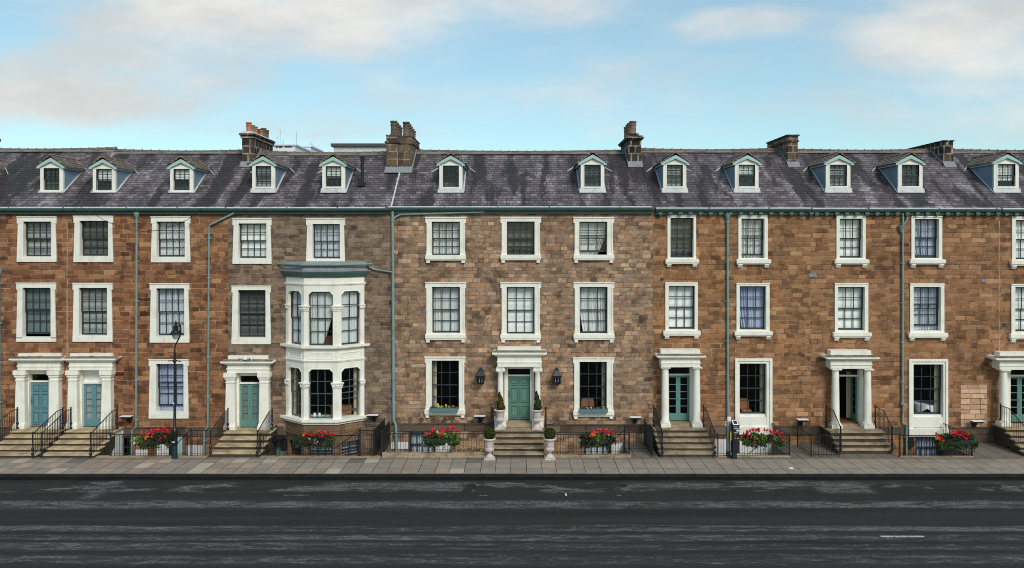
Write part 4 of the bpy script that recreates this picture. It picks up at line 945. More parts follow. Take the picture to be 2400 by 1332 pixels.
# chimneys
x0, x1 = X(567, 3.3), X(593, 3.3); zt = Z(315, 3.3)
chimney(H2, [(x0,x1,3.3,6.6,12.8,zt-.12),(x0-.06,x1+.06,3.24,6.66,zt-.2,zt-.06),(x0-.11,x1+.11,3.18,6.72,zt-.06,zt+.03)],
        [((x0+x1)/2, 3.52+.47*i, zt+.05, zt+.05+(.58,.52,.5,.44,.44,.62,.58)[i], .135, ('terra','buff','terra','sootpot','terra','sootpot','sootpot')[i]) for i in range(7)], base=(x0,x1,3.3,6.6))
ch = [o for o in bpy.data.objects if o.name.startswith('chimney') and not o.name.startswith('chimney_')][0]; m = MB(); m.loft([(x0-.13,3.16,zt+.03),(x1+.13,3.16,zt+.03),(x1+.13,6.74,zt+.03),(x0-.13,6.74,zt+.03)],[(x0+.05,3.3,zt+.15),(x1-.05,3.3,zt+.15),(x1-.05,6.6,zt+.15),(x0+.05,6.6,zt+.15)]); build('flaunching', m, M['lead'], ch)
xa, xb, xc, xd = X(905, 2.85), X(933, 2.85), X(934.5, 3.0), X(966, 3.0); zt = Z(319, 2.9)
chimney(H3, [(xa,xb,2.85,6.0,12.5,zt),(xb-.01,xd,3.05,6.0,12.5,zt-.03),(xa-.07,xb+.06,2.78,6.05,zt-.36,zt-.28),(xb+.05,xd+.06,2.98,6.05,zt-.38,zt-.30),(xa-.02,xb+.02,2.83,6.0,zt,zt+.06),(xb+.021,xd+.03,3.03,6.0,zt-.03,zt+.03)],
        [((xa+xb)/2+.05, 3.1+.62*i, zt+.06, zt+.78-.02*i, .165, 'sootpot') for i in range(4)]+[((xc+xd)/2, 3.3+.62*i, zt+.03, zt+.76-.03*i, .165, 'sootpot') for i in range(5)], mat='chim2', base=(xa,xd,2.85,6.0))
x0, x1 = X(1473, 3.3), X(1503, 3.3); zt = Z(328, 3.3)
chimney(H4, [(x0,x1,3.3,6.3,12.8,zt),(x0-.08,x1+.08,3.22,6.38,zt,zt+.07),(x0-.14,x1+.14,3.16,6.44,zt+.07,zt+.14),(x0-.06,x1+.06,3.24,6.36,zt+.14,zt+.22),(x0+.06,x1-.1,3.36,6.2,zt+.22,zt+.34)],
        [((x0+x1)/2-.06, 3.6, zt+.3, Z(284,3.5), .17, 'redpot'),((x0+x1)/2-.08, 4.5, zt+.25, Z(289,4.5), .14, 'sootpot'),((x0+x1)/2-.06, 5.2, zt+.25, Z(293,5.2), .14, 'sootpot'),((x0+x1)/2-.06, 6.0, zt+.25, Z(298,6.0), .13, 'sootpot')], base=(x0,x1,3.3,6.3))
x0, x1 = X(1846, 3.3), X(1870, 3.3); zt = Z(316, 3.3)
chimney(H5, [(x0,x1,3.3,6.5,12.8,zt-.3),(x0-.06,x1+.06,3.24,6.56,zt-.36,zt-.29),(x0-.02,x1+.02,3.28,6.52,zt-.29,zt-.06),(x0-.08,x1+.08,3.22,6.58,zt-.06,zt)], [], mat='chim2', base=(x0,x1,3.3,6.5))
x0, x1 = X(2211, 3.3), X(2234, 3.3); zt = Z(329, 3.3)
chimney(H6, [(x0,x1,3.3,6.9,12.8,zt-.06),(x0-.05,x1+.05,3.25,6.95,zt-.06,zt)], [], base=(x0,x1,3.3,6.9))
chimney(H1, [(-29.1,-28.42,3.3,6.3,12.8,14.9),(-29.2,-28.32,3.2,6.4,14.9,15.05)], [], base=(-29.1,-28.42,3.3,6.3))
m = MB(); q = 1.75; m.lathe(X(849, q), q, [(.075, rz(q)-.05), (.075, Z(372, q)), (.095, Z(371, q)), (.095, Z(366, q)), (.06, Z(365, q))], 12); m.box(X(849,q)-.17, X(849,q)+.17, q-.28, q+.1, rz(q)-.16, rz(q)+.02); build('flue_pipe', m, M['lampm'], H3)

# front steps
steps(H1,-23.2,-20.90,.735,-.81,5,.45); steps(H2,-20.72,-18.38,.735,-.81,5,.45,side='whitew'); steps(H3,-13.45,-11.2,.70,-.87,4,.52)
S4 = steps(H4,-1.02,1.25,.85,-1.1,5,.36,'step_d'); steps(H5,6.27,8.78,.85,-.9,5,.39,'step_d'); steps(H6,14.25,16.72,.80,-1.2,4,.26,'step_d'); steps(H7,22.3,25.3,.90,-1.0,5,.34)
m = MB(); m.box(-.5, .77, -.62, .08, .86, 1.035); build('threshold_step', m, M['step_d'], H4)
m = MB(); m.box(7.05, 8.2, -.25, .08, .84, .985); build('threshold_step', m, M['step_d'], H5)
m = MB(); m.box(15.0, 16.08, -.12, .1, .79, .87); build('threshold_step', m, M['step_d'], H6)
for c in (X(1173, -.40), X(1260, -.40)):
    m = MB(); m.box(c-.27, c+.27, -.66, -.05, .85, 1.26); m.box(c-.29, c+.29, -.68, -.05, 1.2, 1.27); build('pedestal', m, M['white'], P4)
# ------------------------------------------------------------------ ground
def struct(name, mb, mat, **k): o = build(name, mb, mat, **k); o['kind'] = 'structure'; return o
m = MB(); m.quad((-900,-900,-1.7),(900,-900,-1.7),(900,900,-1.7),(-900,900,-1.7)); struct('ground', m, M['earth'], recalc=False)
m = MB(); m.box(-200, 200, -120, -5.07, -1.0, -.12); struct('road', m, M['road'])
m = MB(); m.box(-200, 200, -4.93, -2.46, -1.69, 0); struct('pavement', m, M['pave'])
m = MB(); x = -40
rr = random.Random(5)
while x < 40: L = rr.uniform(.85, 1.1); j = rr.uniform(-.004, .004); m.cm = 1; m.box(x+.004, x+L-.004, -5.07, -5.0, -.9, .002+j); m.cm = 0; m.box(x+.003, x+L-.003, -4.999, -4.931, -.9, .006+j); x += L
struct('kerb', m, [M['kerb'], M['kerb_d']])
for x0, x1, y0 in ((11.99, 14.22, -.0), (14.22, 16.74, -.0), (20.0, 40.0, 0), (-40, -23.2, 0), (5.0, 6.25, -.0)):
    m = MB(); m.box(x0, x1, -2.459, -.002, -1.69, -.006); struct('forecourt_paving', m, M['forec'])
m = MB(); m.box(-2.92, -1.04, -1.36, -.055, -.2, .10); o = build('gravel_bed', m, M['gravel']); o['kind'] = 'stuff'; tag(o, 'orange gravel filling the ledge left of the central steps', 'gravel')
m = MB(); m.box(-5.86, -1.04, -2.459, -2.28, -1.69, .0); struct('retaining_wall', m, M['plinth'])
# road markings: broken white dashes and a worn stop line
mk = paint('worn_white_road_paint', (.50,.50,.48), .7, .95, 5.0)
m = MB()
for px0, px1, py, t in ((2064,2094,1258,4.5),(2097,2127,1258,4.5),(2129,2166,1258,4),(1124,1142,1161.5,.9),(1445,1455,1162,.9),(664,726,1161,.7)):
    y = -(D - 9.57*F/(py-HY)); x0, x1 = X(px0, y), X(px1, y); w = t*(D+y)**2/(9.57*F)
    for k in range(4):
        a = x0+(x1-x0)*k/4; b = a+(x1-x0)/4-.01*rr.random(); j = rr.uniform(.0, .03); m.quad((a, y-w/2+j, -.116), (b, y-w/2+j*.6, -.116), (b, y+w/2-j, -.116), (a, y+w/2-j*.4, -.116))
struct('road_markings', m, mk, recalc=False)
def hole(px, py, r):
    y = -(D - 9.57*F/(py-HY)); m = MB(); m.lathe(X(px, y), y, [(r, -.119), (r, -.112), (r*.9, -.110), (r*.85, -.116)], 18); return m
for px, py, lab in ((66,1143,'dark round cover in the road near the left edge'),(582,1139,'dark round cover in the road below the bay window'),(1104,1138,'dark round cover in the road below the central steps, the upper of two'),(1095,1150,'dark round cover in the road below the central steps, the lower of two'),(1459,1138,'dark round cover in the road below the last flower trough of the central house')):
    tag(build('manhole_cover', hole(px, py, .19), M['black'], smooth=True), lab, 'manhole cover', 'round covers set in the road')
# small litter: a pale flattened cup on the pavement and a white scrap on the road
y = -(D - 9.45*F/(1098-HY)); m = MB(); m.lathe(X(1854,y), y, [(.10,.001),(.105,.012),(.06,.03),(.01,.034)], 12); tag(build('paper_scrap', m, M['plastic_w'], smooth=True), 'white crumpled scrap lying on the pavement flags', 'litter')
y = -(D - 9.57*F/(1160-HY)); m = MB(); m.box(X(1324,y), X(1328,y), y-.12, y+.08, -.118, -.09); tag(build('paper_cup', m, M['plastic_w'], bevel=.02), 'small white cup dropped on the dark road', 'litter')

# ------------------------------------------------------------------ railings
def railing(label, path, h=.95, gap=.115, posts=(), group='black iron railings along the pavement', lowrail=True, plinth=None, extra=None, knob=False, r=.0105):
    p0 = path[0]; t = thing('iron_railing', label, 'railing', (p0[0], p0[1], p0[2]), group)
    P = [Vector(p) for p in path]; up = Vector((0, 0, h))
    m = MB(); m.tube([p+up for p in P], .021, 6); build('top_rail', m, M['iron'], t)
    if lowrail: m = MB(); m.tube([p+Vector((0, 0, .09)) for p in P], .014, 6); build('bottom_rail', m, M['iron'], t)
    m = MB(); acc = gap*.5
    for i in range(len(P)-1):
        d = P[i+1]-P[i]; L = math.hypot(d.x, d.y) or .01
        while acc < L:
            q = P[i]+d*(acc/L); m.tube([q-Vector((0, 0, .03)), q+up], r, 4); acc += gap
        acc -= L
    build('balusters', m, M['iron'], t)
    for q in posts:
        v = P[q]; m = MB(); m.tube([v-Vector((0,0,.1)), v+up+Vector((0,0,.03))], .027, 6); m.lathe(v.x, v.y, [(.02, v.z+h+.02), (.038, v.z+h+.05), (.03, v.z+h+.085), (.004, v.z+h+.1)], 8)
        if knob: m.lathe(v.x, v.y, [(.02, v.z+.2), (.06, v.z+.25), (.06, v.z+.3), (.02, v.z+.36)], 8); m.lathe(v.x, v.y, [(.03, v.z), (.07, v.z+.02), (.07, v.z+.07), (.03, v.z+.12)], 8)
        build('post', m, M['iron'], t)
    if plinth:
        x0, x1, y0, y1, z0, z1 = plinth; m = MB(); x = x0
        while x < x1-.02: e = min(x1, x+1.35+.3*math.sin(x*7)); m.box(x, e-.008, y0, y1, z0, z1+.008*math.sin(x*9)); x = e
        build('coping_stone', m, M['step_d'], t, bevel=.012)
    if extra: extra(t)
    return t
RY = -2.42
def bar(pts, name='handrail', r=.018):
    def f(t): m = MB(); m.tube(pts, r, 6); build(name, m, M['iron'], t)
    return f
railing('black railing behind the left flower trough, from the steps to the lamp post', [(-17.78,RY,.03),(-14.42,RY,.03)], .93, posts=(0,1), plinth=(-18.38,-13.5,-2.58,-2.3,-.3,.03), extra=bar([(-15.0,RY+.1,.45),(-14.3,RY,1.16)]))
railing('taller black railing between the lamp post and the bay house steps', [(-14.25,RY,.03),(-13.52,RY,.03)], 1.12, posts=(0,))
railing('black railing behind the flower trough below the bay window', [(-11.24,RY,.03),(-6.92,RY,.03)], .90, posts=(0,1), plinth=(-11.2,-5.9,-2.58,-2.3,-.3,.03), extra=bar([(-8.0,RY+.1,.32),(-6.85,RY,1.16)]))
railing('taller dark railing right of the bay that turns back to the wall', [(-6.85,RY,.03),(-6.22,RY,.03),(-6.15,-.1,.03)], 1.12, .09, posts=(0,1), r=.016)
railing('dark railing running back to the wall beside the teal downpipe', [(-5.92,RY,.03),(-5.92,-.1,.03)], 1.0, .08, posts=(0,), r=.016)
railing('black railing on a dark kerb left of the central steps', [(-5.82,RY,.20),(-1.08,RY,.20)], .80, posts=(1,), plinth=(-5.86,-1.04,-2.6,-2.32,-.3,.20))
railing('black railing behind the flower trough right of the central steps', [(1.42,RY,.12),(4.95,RY,.12)], .86, posts=(1,), plinth=(1.27,5.0,-2.6,-2.32,-.3,.11), extra=bar([(4.2,RY+.08,.66),(4.75,RY,1.18),(5.0,RY,1.19)]))
railing('short black railing set back beside a dark stone slab, left of the fifth house steps', [(4.86,-1.6,.06),(5.84,-1.6,.06)], 1.05, posts=(0,))
railing('black railing running back to the wall left of the fifth house steps', [(5.95,RY,.03),(5.95,-.1,.03)], 1.08, .10, posts=(0,), r=.016)
railing('black railing behind the ticket machine and the red geraniums', [(8.8,RY,.06),(11.97,RY,.06),(11.97,-.1,.06)], .88, posts=(0,1), plinth=(8.8,11.99,-2.55,-2.3,-.3,.05), extra=bar([(10.2,RY+.06,.1),(10.62,RY+.06,.5)], 'brace'))
railing('black railing turning back round the bare forecourt, left of the open door', [(12.93,-.7,.0),(12.93,RY+.03,.0),(14.22,RY+.03,.0)], .93, posts=(0,1))
railing('black railing behind the rightmost flower trough', [(16.78,RY,.02),(19.97,RY,.02),(19.97,-.1,.02)], .90, posts=(0,1), plinth=(16.78,20.0,-2.55,-2.3,-.3,.02))
GS = 'black stair railings beside the front steps'
def stair(label, x, zt, yt, n, tread, yb=-.45, h=.93):
    zb = zt/n; return railing(label, [(x, yb, zt), (x, yt-.1, zt), (x, yt-tread*(n-1)-.12, zb)], h, .125, posts=(0, 2), group=GS, lowrail=False, knob=True)
stair('black stair railing left of the solid blue door', -23.1, .735, -.81, 5, .45)
stair('black stair railing between the two leftmost doors, nearer the solid blue door', -21.0, .735, -.81, 5, .45)
stair('black stair railing between the two leftmost doors, nearer the glazed blue door', -20.62, .735, -.81, 5, .45)
stair('black stair railing right of the glazed blue door, by the basement window', -18.48, .735, -.81, 5, .45)
stair('black stair railing left of the glazed door beside the bay', -13.35, .70, -.87, 4, .52)
stair('black stair railing between the bay house door and its bay', -11.3, .70, -.87, 4, .52)
stair('black stair railing left of the steps to the closed teal door of the fifth house', 6.37, .85, -.9, 5, .39)
stair('black stair railing between the closed teal door of the fifth house and the grey pole', 8.66, .85, -.9, 5, .39)
stair('black stair railing left of the open front door', 14.35, .80, -1.2, 4, .26, h=.98)
stair('black stair railing right of the open front door', 16.62, .80, -1.2, 4, .26, h=.98)
stair('black stair railing at the right edge of the street', 22.42, .90, -1.0, 5, .34)
for x, lab in ((-1.12, 'short black post rail at the wall, left of the central door'), (1.36, 'short black post rail at the wall, right of the central door')):
    t = thing('wall_handrail', lab, 'handrail', (x, -.3, .8), 'short rails beside the central door')
    m = MB(); m.tube([(x,-.75,.4),(x,-.75,1.72)], .035, 8); m.lathe(x,-.75,[(.02,1.7),(.05,1.74),(.045,1.8),(.005,1.83)],10); build('post', m, M['iron'], t)
    m = MB(); m.tube([(x,-.75,1.65),(x,-.02,1.65)], .02, 6); m.tube([(x,-.75,1.0),(x,-.02,1.0)], .016, 6); build('rail', m, M['iron'], t)
    s = -1 if x < 0 else 1
    m = MB(); m.tube([(x,-.75,.98),(x+s*.45,-.4,.98)], .02, 6); m.lathe(x+s*.0,-.8,[(.01,.93),(.045,.96),(.045,1.0),(.01,1.03)],8); build('bracket', m, M['iron'], t)

# ------------------------------------------------------------------ lamps on the walls
def floodlight(label, px, py, w=25):
    y = -.32; x, z = X(px, y), Z(py, y); t = thing('floodlight', label, 'floodlight', (x, 0, z), 'flat floodlights low on the walls'); hw = w/2*.02
    m = MB(); m.prism_x([(-.46, z-.005), (-.46, z+.03), (-.18, z+.05), (-.18, z-.03), (-.3, z-.07)], x-hw, x+hw); build('housing', m, M['lampm'], t, bevel=.006)
    m = MB(); m.box(x-hw-.01, x+hw+.01, -.475, -.17, z+.046, z+.062); build('top_plate', m, M['plastic_w'], t)
    m = MB(); m.box(x-.05, x+.05, -.25, -.0, z-.16, z-.10); m.box(x-.09, x+.09, -.06, -.001, z-.30, z-.04); m.tube([(x,-.2,z-.12),(x,-.28,z-.02)], .03, 6); build('bracket', m, M['lampm'], t)
for px, py, l in ((296,978.5,'white topped floodlight between the glazed blue door and the lamp post'),(873.5,975.5,'white topped floodlight right of the bay window'),(1124.5,977.5,'white topped floodlight left of the central steps'),(1489.5,980.5,'white topped floodlight right of the central house window with the tan chair'),(1881,986,'white topped floodlight on bare wall left of the open door'),(2290.5,989.5,'white topped floodlight beside the rectangle of pale stone')): floodlight(l, px, py)
def lantern(label, px):
    x = X(px); t = thing('wall_lantern', label, 'lantern', (x, 0, 2.9), 'black lanterns flanking the central door'); yc = -.26
    zt, z1, z2, z0 = Z(863), Z(875.5), Z(880), Z(897)
    m = MB(); m.loft([(x-.09,yc-.09,zt-.06),(x+.09,yc-.09,zt-.06),(x+.09,yc+.09,zt-.06),(x-.09,yc+.09,zt-.06)][::-1], [(x-.2,yc-.2,z1-.04),(x+.2,yc-.2,z1-.04),(x+.2,yc+.2,z1-.04),(x-.2,yc+.2,z1-.04)][::-1]); m.lathe(x,yc,[(.1,zt-.07),(.085,zt),(.03,zt+.05),(.012,zt+.08)],10); m.box(x-.215,x+.215,yc-.215,yc+.215,z1-.13,z1-.04); build('cap', m, M['lampm'], t)
    m = MB(); zz = z1-.13; m.box(x-.16,x+.16,yc-.16,yc+.16,z0,z0+.06)
    for a in (-1,1):
        for b in (-1,1): m.box(x+a*.15-.018,x+a*.15+.018,yc+b*.15-.018,yc+b*.15+.018,z0+.06,zz)
    build('cage', m, M['lampm'], t)
    m = MB()
    for s in (-.06,.06): m.tube([(x+s,yc,z0+.07),(x+s,yc,z0+.26)], .016, 8)
    build('candle_bulb', m, M['plastic_w'], t)
    g = MB(); q=.145; g.quad((x-q,yc-q,z0+.06),(x+q,yc-q,z0+.06),(x+q,yc-q,zz),(x-q,yc-q,zz)); g.quad((x-q,yc-q,z0+.06),(x-q,yc+q,z0+.06),(x-q,yc+q,zz),(x-q,yc-q,zz)); g.quad((x+q,yc-q,z0+.06),(x+q,yc+q,z0+.06),(x+q,yc+q,zz),(x+q,yc-q,zz)); build('pane', g, M['glass'], t, recalc=False)
    m = MB(); m.box(x-.13,x+.13,-.02,-.001,z0-.02,z1+.15); m.tube([(x,-.01,z1+.02),(x,yc+.1,z1+.03)], .03, 8); m.box(x-.16,x+.16,yc+.161,-.0,z0,zz); build('backplate', m, M['lampm'], t)
lantern('black wall lantern left of the central green door', 1127); lantern('black wall lantern right of the central green door', 1304.5)
for px, s, l in ((562.5,-1,'white dome camera on the portico ledge beside the bay, lens turned left'),(588.5,1,'white dome camera on the portico ledge beside the bay, lens turned the other way')):
    y=-.42; x, z = X(px,y), Z(839.5,y); t = thing('security_camera', l, 'camera', (x,y,z-.1), 'security cameras above the bay house door')
    m = MB(); m.lathe(x,y,[(.02,z-.085),(.07,z-.06),(.085,z),(.07,z+.055),(.03,z+.08)],14); build('dome', m, M['plastic_w'], t, smooth=True)
    m = MB(); m.lathe(0,0,[(.03,0),(.034,.02),(.02,.03)],10); m.v=[(x-s*.028+v[0], y-.07-v[2], z-.03+v[1]) for v in m.v]; build('lens', m, M['black'], t); m = MB(); m.box(x-.03,x+.03,y,y+.1,z-.13,z-.07); build('mount', m, M['plastic_w'], t)
y=-.42; x, z = X(575.5,y), Z(839.5,y); t = thing('sensor_light', 'white box light between the two dome cameras on the portico', 'light', (x,y,z-.1)); m = MB(); m.prism_x([(y-.06,z-.07),(y-.05,z+.07),(y+.05,z+.08),(y+.05,z-.07)], x-.085, x+.085); build('housing', m, M['plastic_w'], t, bevel=.012); m = MB(); m.box(x-.06,x+.06,y-.05,y+.06,z-.14,z-.071); build('base', m, M['soffit'], t)
# name plates and wall boxes
x0,x1,z0,z1 = X(271),X(290),Z(1015),Z(1009); t = thing('name_plate', 'small white name plate on dark stone above the basement window', 'sign', ((x0+x1)/2,-.06,z0)); m = MB(); m.box(x0,x1,-.085,-.051,z0,z1); build('plate', m, M['plastic_w'], t, bevel=.006); m = MB()
for i in range(9): m.box(x0+.04+.034*i, x0+.06+.034*i, -.0875, -.084, z0+.045, z0+.08)
build('lettering', m, M['bl_g'], t)
for px0,px1,py0,py1,l in ((661,674,1028,1050,'black wall box beside the dark green basement door'),(2125,2139,1026,1047,'black wall box by the foot of the rightmost downpipe')):
    x0,x1,z0,z1 = X(px0),X(px1),Z(py1),Z(py0); t = thing('post_box', l, 'post box', ((x0+x1)/2,0,z0), 'black boxes on the basement walls'); m = MB(); m.prism_x([(-.19,z0),(-.19,z1-.07),(-.0,z1),(-.0,z0)], x0, x1); build('body', m, M['black'], t, bevel=.01); m = MB(); m.box(x0+.04,x1-.04,-.2,-.188,z1-.15,z1-.12); build('slot', m, M['lampm'], t)
x0,x1,z0,z1 = X(614),X(670),Z(1025),Z(1020); m = MB(); m.box(x0,x1,-.62,-.0,z0,z1); m.box(x0+.05,x1-.05,-.58,-.0,z0-.08,z0); m.tube([(X(648),-.04,z1),(X(648),-.04,Z(997))],.04,6); tag(build('door_canopy', m, M['lampm']), 'flat dark canopy over the green basement door', 'canopy')

# ------------------------------------------------------------------ urns, topiary, flower troughs
def urn(label, x, y, z, H=.93):
    t = thing('stone_urn', label, 'urn', (x, y, z), 'pale stone urns by the central steps'); k = H/.93
    m = MB(); m.box(x-.235*k,x+.235*k,y-.235*k,y+.235*k,z,z+.07*k); m.box(x-.17*k,x+.17*k,y-.17*k,y+.17*k,z+.07*k,z+.12*k); build('plinth', m, M['urn'], t, bevel=.012)
    pr = [(.16,.12),(.15,.16),(.10,.20),(.065,.225),(.06,.25),(.085,.265),(.085,.28),(.07,.29),(.10,.31),(.155,.35),(.18,.40),(.182,.45),(.165,.50),(.158,.52),(.165,.54),(.172,.62),(.185,.72),(.205,.79),(.215,.81),(.262,.84),(.275,.87),(.262,.905),(.23,.915),(.2,.90),(.19,.84)]
    m = MB(); rr = random.Random(int(x*100))
    fl = lambda kk, i: (.06*math.cos(i*math.pi*.5*2) if 9 <= kk <= 12 else (.07*math.sin(i*1.9+kk*2.3)*rr.uniform(.3,1) if 14 <= kk <= 16 else 0))
    m.lathe(x, y, [(r*k, z+h*k) for r, h in pr], 40, lambda kk, i: (.055 if i % 2 else -.03) if 9 <= kk <= 12 else (.07*math.sin(i*1.1+kk*2.3)*rr.uniform(.2,1) if 14 <= kk <= 16 else 0)); build('bowl', m, M['urn'], t, smooth=True)
    m = MB(); m.lathe(x, y, [(.2*k, z+.80*k), (.2*k, z+.87*k), (.01, z+.885*k)], 16); build('soil', m, M['earth'], t)
    return z+.88*k
def topiary_ball(label, x, y, z, r, seed):
    t = thing('topiary_ball', label, 'topiary', (x,y,z), 'clipped box balls in the lower urns'); rr = random.Random(seed); m = MB(); zc = z+r*.86
    for i in range(2600):
        v = Vector((rr.gauss(0,1),rr.gauss(0,1),rr.gauss(0,1))).normalized(); q = r*(1.0-.22*rr.random()**2)*(1+.05*math.sin(v.x*7+seed)*math.sin(v.z*6)); m.leaf((x+v.x*q,y+v.y*q,zc+v.z*q), .026, rr)
    build('crown', m, M['lf_b'], t, recalc=False)
    m = MB(); m.tube([(x,y,z-.08),(x,y,zc)], .02, 6); build('trunk', m, M['wood'], t)
def topiary_cone(label, x, y, z, H, r, mats, seed, turns):
    t = thing('topiary_cone', label, 'topiary', (x,y,z), 'pointed topiary trees in the upper urns'); rr = random.Random(seed); m = MB()
    for i in range(2600):
        u = rr.random()**1.35; a = rr.uniform(0, 6.283); prof = r*(1-u)**.8*(1.0 if u > .08 else .75+3*u) + .018
        sp = 1+.20*math.sin(2*math.pi*turns*u*1.0 - a); q = prof*sp*(1-.25*rr.random()**2); m.cm = 0 if rr.random() < .72 else 1
        m.leaf((x+q*math.cos(a)+.03*math.sin(u*5), y+q*math.sin(a), z+.02+H*u), .024, rr, .6)
    build('crown', m, [M[q] for q in mats], t, recalc=False)
    m = MB(); m.tube([(x,y,z-.08),(x,y,z+H*.8)], .018, 6); build('trunk', m, M['wood'], t)
z = urn('pale stone urn on the pavement left of the central steps, holding a clipped ball', -1.155, -2.80, .0); topiary_ball('clipped green ball in the urn left of the central steps', -1.155, -2.80, z, .25, 3)
z = urn('pale stone urn on the pavement right of the central steps, holding a clipped ball', 1.455, -2.80, .0); topiary_ball('clipped green ball in the urn right of the central steps', 1.455, -2.80, z, .25, 8)
z = urn('pale stone urn left of the green door, holding a browning cone', -.74, -.90, .85, .92); topiary_cone('browning orange green cone in the urn left of the green door', -.74, -.90, z, .80, .185, ('lf_br','lf_b'), 4, 2)
z = urn('pale stone urn right of the green door, holding a green spiral', .955, -.90, .85, .92); topiary_cone('dark green twisted cone in the urn right of the green door', .955, -.90, z, .84, .17, ('lf_b','lf_d'), 6, 3)

BL = {}
def bloom_mesh(k):
    if k in BL: return BL[k]
    m = MB(); rr = random.Random(hash(k) % 1000 if False else len(BL)+3)
    for i in range(16): v = Vector((rr.gauss(0,1),rr.gauss(0,1)*.9,rr.gauss(0,1)*.8)).normalized()*rr.uniform(.025,.062); m.leaf(v, .036, rr)
    me = bpy.data.meshes.new('bloom'); me.from_pydata(m.v, [], m.f); me.materials.append(M[k]); BL[k] = me; return me
def flowers(pname, plabel, tlabel, px, w, zt, zb, blooms, seed, dark=.35, lime=(), grey=False, y=-2.62):
    """a trough hung on a railing, and the plants that stand in it. blooms: (px, py, colour)"""
    x = X(px, y); rr = random.Random(seed); hw = w/2
    t = thing('flower_trough', tlabel, 'flower trough', (x, y, zb+.05), 'flower troughs hung on the railings')
    m = MB(); m.prism_x([(y-.13,zb+.12),(y-.17,zb+.34),(y+.17,zb+.34),(y+.13,zb+.12)], x-hw*.78, x+hw*.78); build('box', m, M['trough'], t)
    m = MB()
    for s in (-.6,.6): m.tube([(x+s*hw,y-.15,zb+.2),(x+s*hw,y+.2,zb+.2),(x+s*hw,y+.22,zb+.5)], .012, 5)
    build('hanger', m, M['iron'], t)
    p = thing('bedding_plants', plabel, 'flowers', (x, y, zb+.34), 'plants filling the railing troughs')
    m = MB(); zb -= .05; zc = (zt+zb)/2; hh = (zt-zb)/2; cl = [(rr.uniform(-hw,hw)*.92, rr.uniform(-.2,.18), rr.uniform(-.75,.8)*hh, rr.uniform(.10,.2), rr.random()) for _ in range(int(46*w/1.6))]
    for cx, cy, cz, cr, kd in cl:
        e = 1-(abs(cx)/hw)**4*.4; cz *= e
        kx = (x+cx); m.cm = 0 if kd < .45 else (1 if kd < .72 else (3 if kd < .72+dark*.28*1.0 else 1))
        if any(a <= px+cx/.01865 <= b for a, b in lime) and cz > -.2*hh: m.cm = 2 if rr.random() < .6 else 1
        if grey and cx < -hw*.72: m.cm = 4
        for i in range(75):
            v = Vector((rr.gauss(0,1),rr.gauss(0,1),rr.gauss(0,1))).normalized()*cr*rr.random()**.45
            m.leaf((kx+v.x*1.1, y+cy+v.y, zc+cz+v.z*.8), .036, rr, .5)
    for i in range(int(13*w/1.6)):   # trailing stems
        sx = rr.uniform(-hw,hw)*.9; L = rr.uniform(.08,.24); m.cm = rr.choice((0,0,1,3))
        for j in range(14): m.leaf((x+sx+rr.gauss(0,.025), y-.17+rr.gauss(0,.03), zb+.09-L*j/14*rr.uniform(.8,1.1)), .028, rr, .2)
    for i in range(3500 if False else 420):
        m.cm = 0; m.leaf((x+rr.uniform(-hw,hw)*.85, y+rr.uniform(-.05,.12), zc+rr.uniform(-.7,.6)*hh*.8), .05, rr)
    st = m; st.cm = 1
    for bx, by, c in blooms:
        yy = y-.16-.08*rr.random(); b = bpy.data.objects.new('bloom', bloom_mesh(c)); COL.objects.link(b); b.parent = p
        wx, wz = X(bx,yy), Z(by,yy); b.location = Vector((wx,yy,wz))-ORG[p]; b.rotation_euler = (rr.uniform(0,6),rr.uniform(0,6),rr.uniform(0,6)); s = rr.uniform(.85,1.3)*(.62 if c in ('fl_y','fl_k') else 1); b.scale = (s,s,s)
        st.tube([(wx,yy,wz),(wx*.985+x*.015,yy+.08,wz-.16)], .005, 4)
    build('foliage', m, [M[q] for q in ('lf_d','lf_m','lf_l','lf_p','lf_w')], p, recalc=False)
r_, p_, o_, y_, k_ = 'fl_r','fl_p','fl_o','fl_y','fl_k'
flowers('a','red and orange geraniums left of the lamp post','trough of red and orange geraniums on the railing left of the lamp post',363,1.62,1.08,.50,
 [(331,1014,p_),(344,1013,p_),(347,1016,p_),(346,1021,o_),(353.5,1010,p_),(360,1010,r_),(364,1009,r_),(361,1014,p_),(358,1018,p_),(356,1025,o_),(341,1027,o_),(370.5,1006.5,r_),(374,1008,r_),(380,1008,r_),(385.5,1006,r_),(392,1010,r_),(388,1011,r_),(402,1009,r_),(383,1013,p_),(386,1023,r_),(375,1028,p_),(374.5,1033,p_)],21,lime=((322,336),))
flowers('b','dark foliage with red blooms and four pale pink daisies below the bay','trough of dark foliage and red blooms on the railing below the bay',736,1.72,1.06,.56,
 [(718,1016,r_),(723,1017,r_),(733,1019,r_),(750,1014,r_),(746,1014,r_),(760,1013,p_),(756,1021,r_),(752,1024,p_),(769,1012,r_),(769,1015,r_),(780,1018,r_),(776,1018,r_),(755,1021,p_),(739,1031.5,k_),(744.5,1035.5,k_),(737,1038,k_),(741,1039.5,k_),(725,1029,y_),(712,1021,'fl_o')],22,dark=.9)
flowers('c','red and pink geraniums with silver leaves left of the central steps','trough of red geraniums with silver trailing leaves, left of the central steps',1030,1.66,1.09,.55,
 [(1016,1006,p_),(1011,1009.5,p_),(1012,1013,r_),(1007,1016,o_),(1031,1005.5,p_),(1036,1007,p_),(1038,1012,p_),(1044,1006.5,r_),(1050,1007,r_),(1057,1004,p_),(1061,1002,r_),(1065,1003,r_),(1062,1007,p_),(1071,1009.5,r_),(1030,1018,p_),(1034,1020,p_),(1044,1017,y_),(1025,1012.5,y_),(1000.5,1016.5,p_)],23,dark=.6,lime=((1038,1052),(1055,1070)),grey=True)
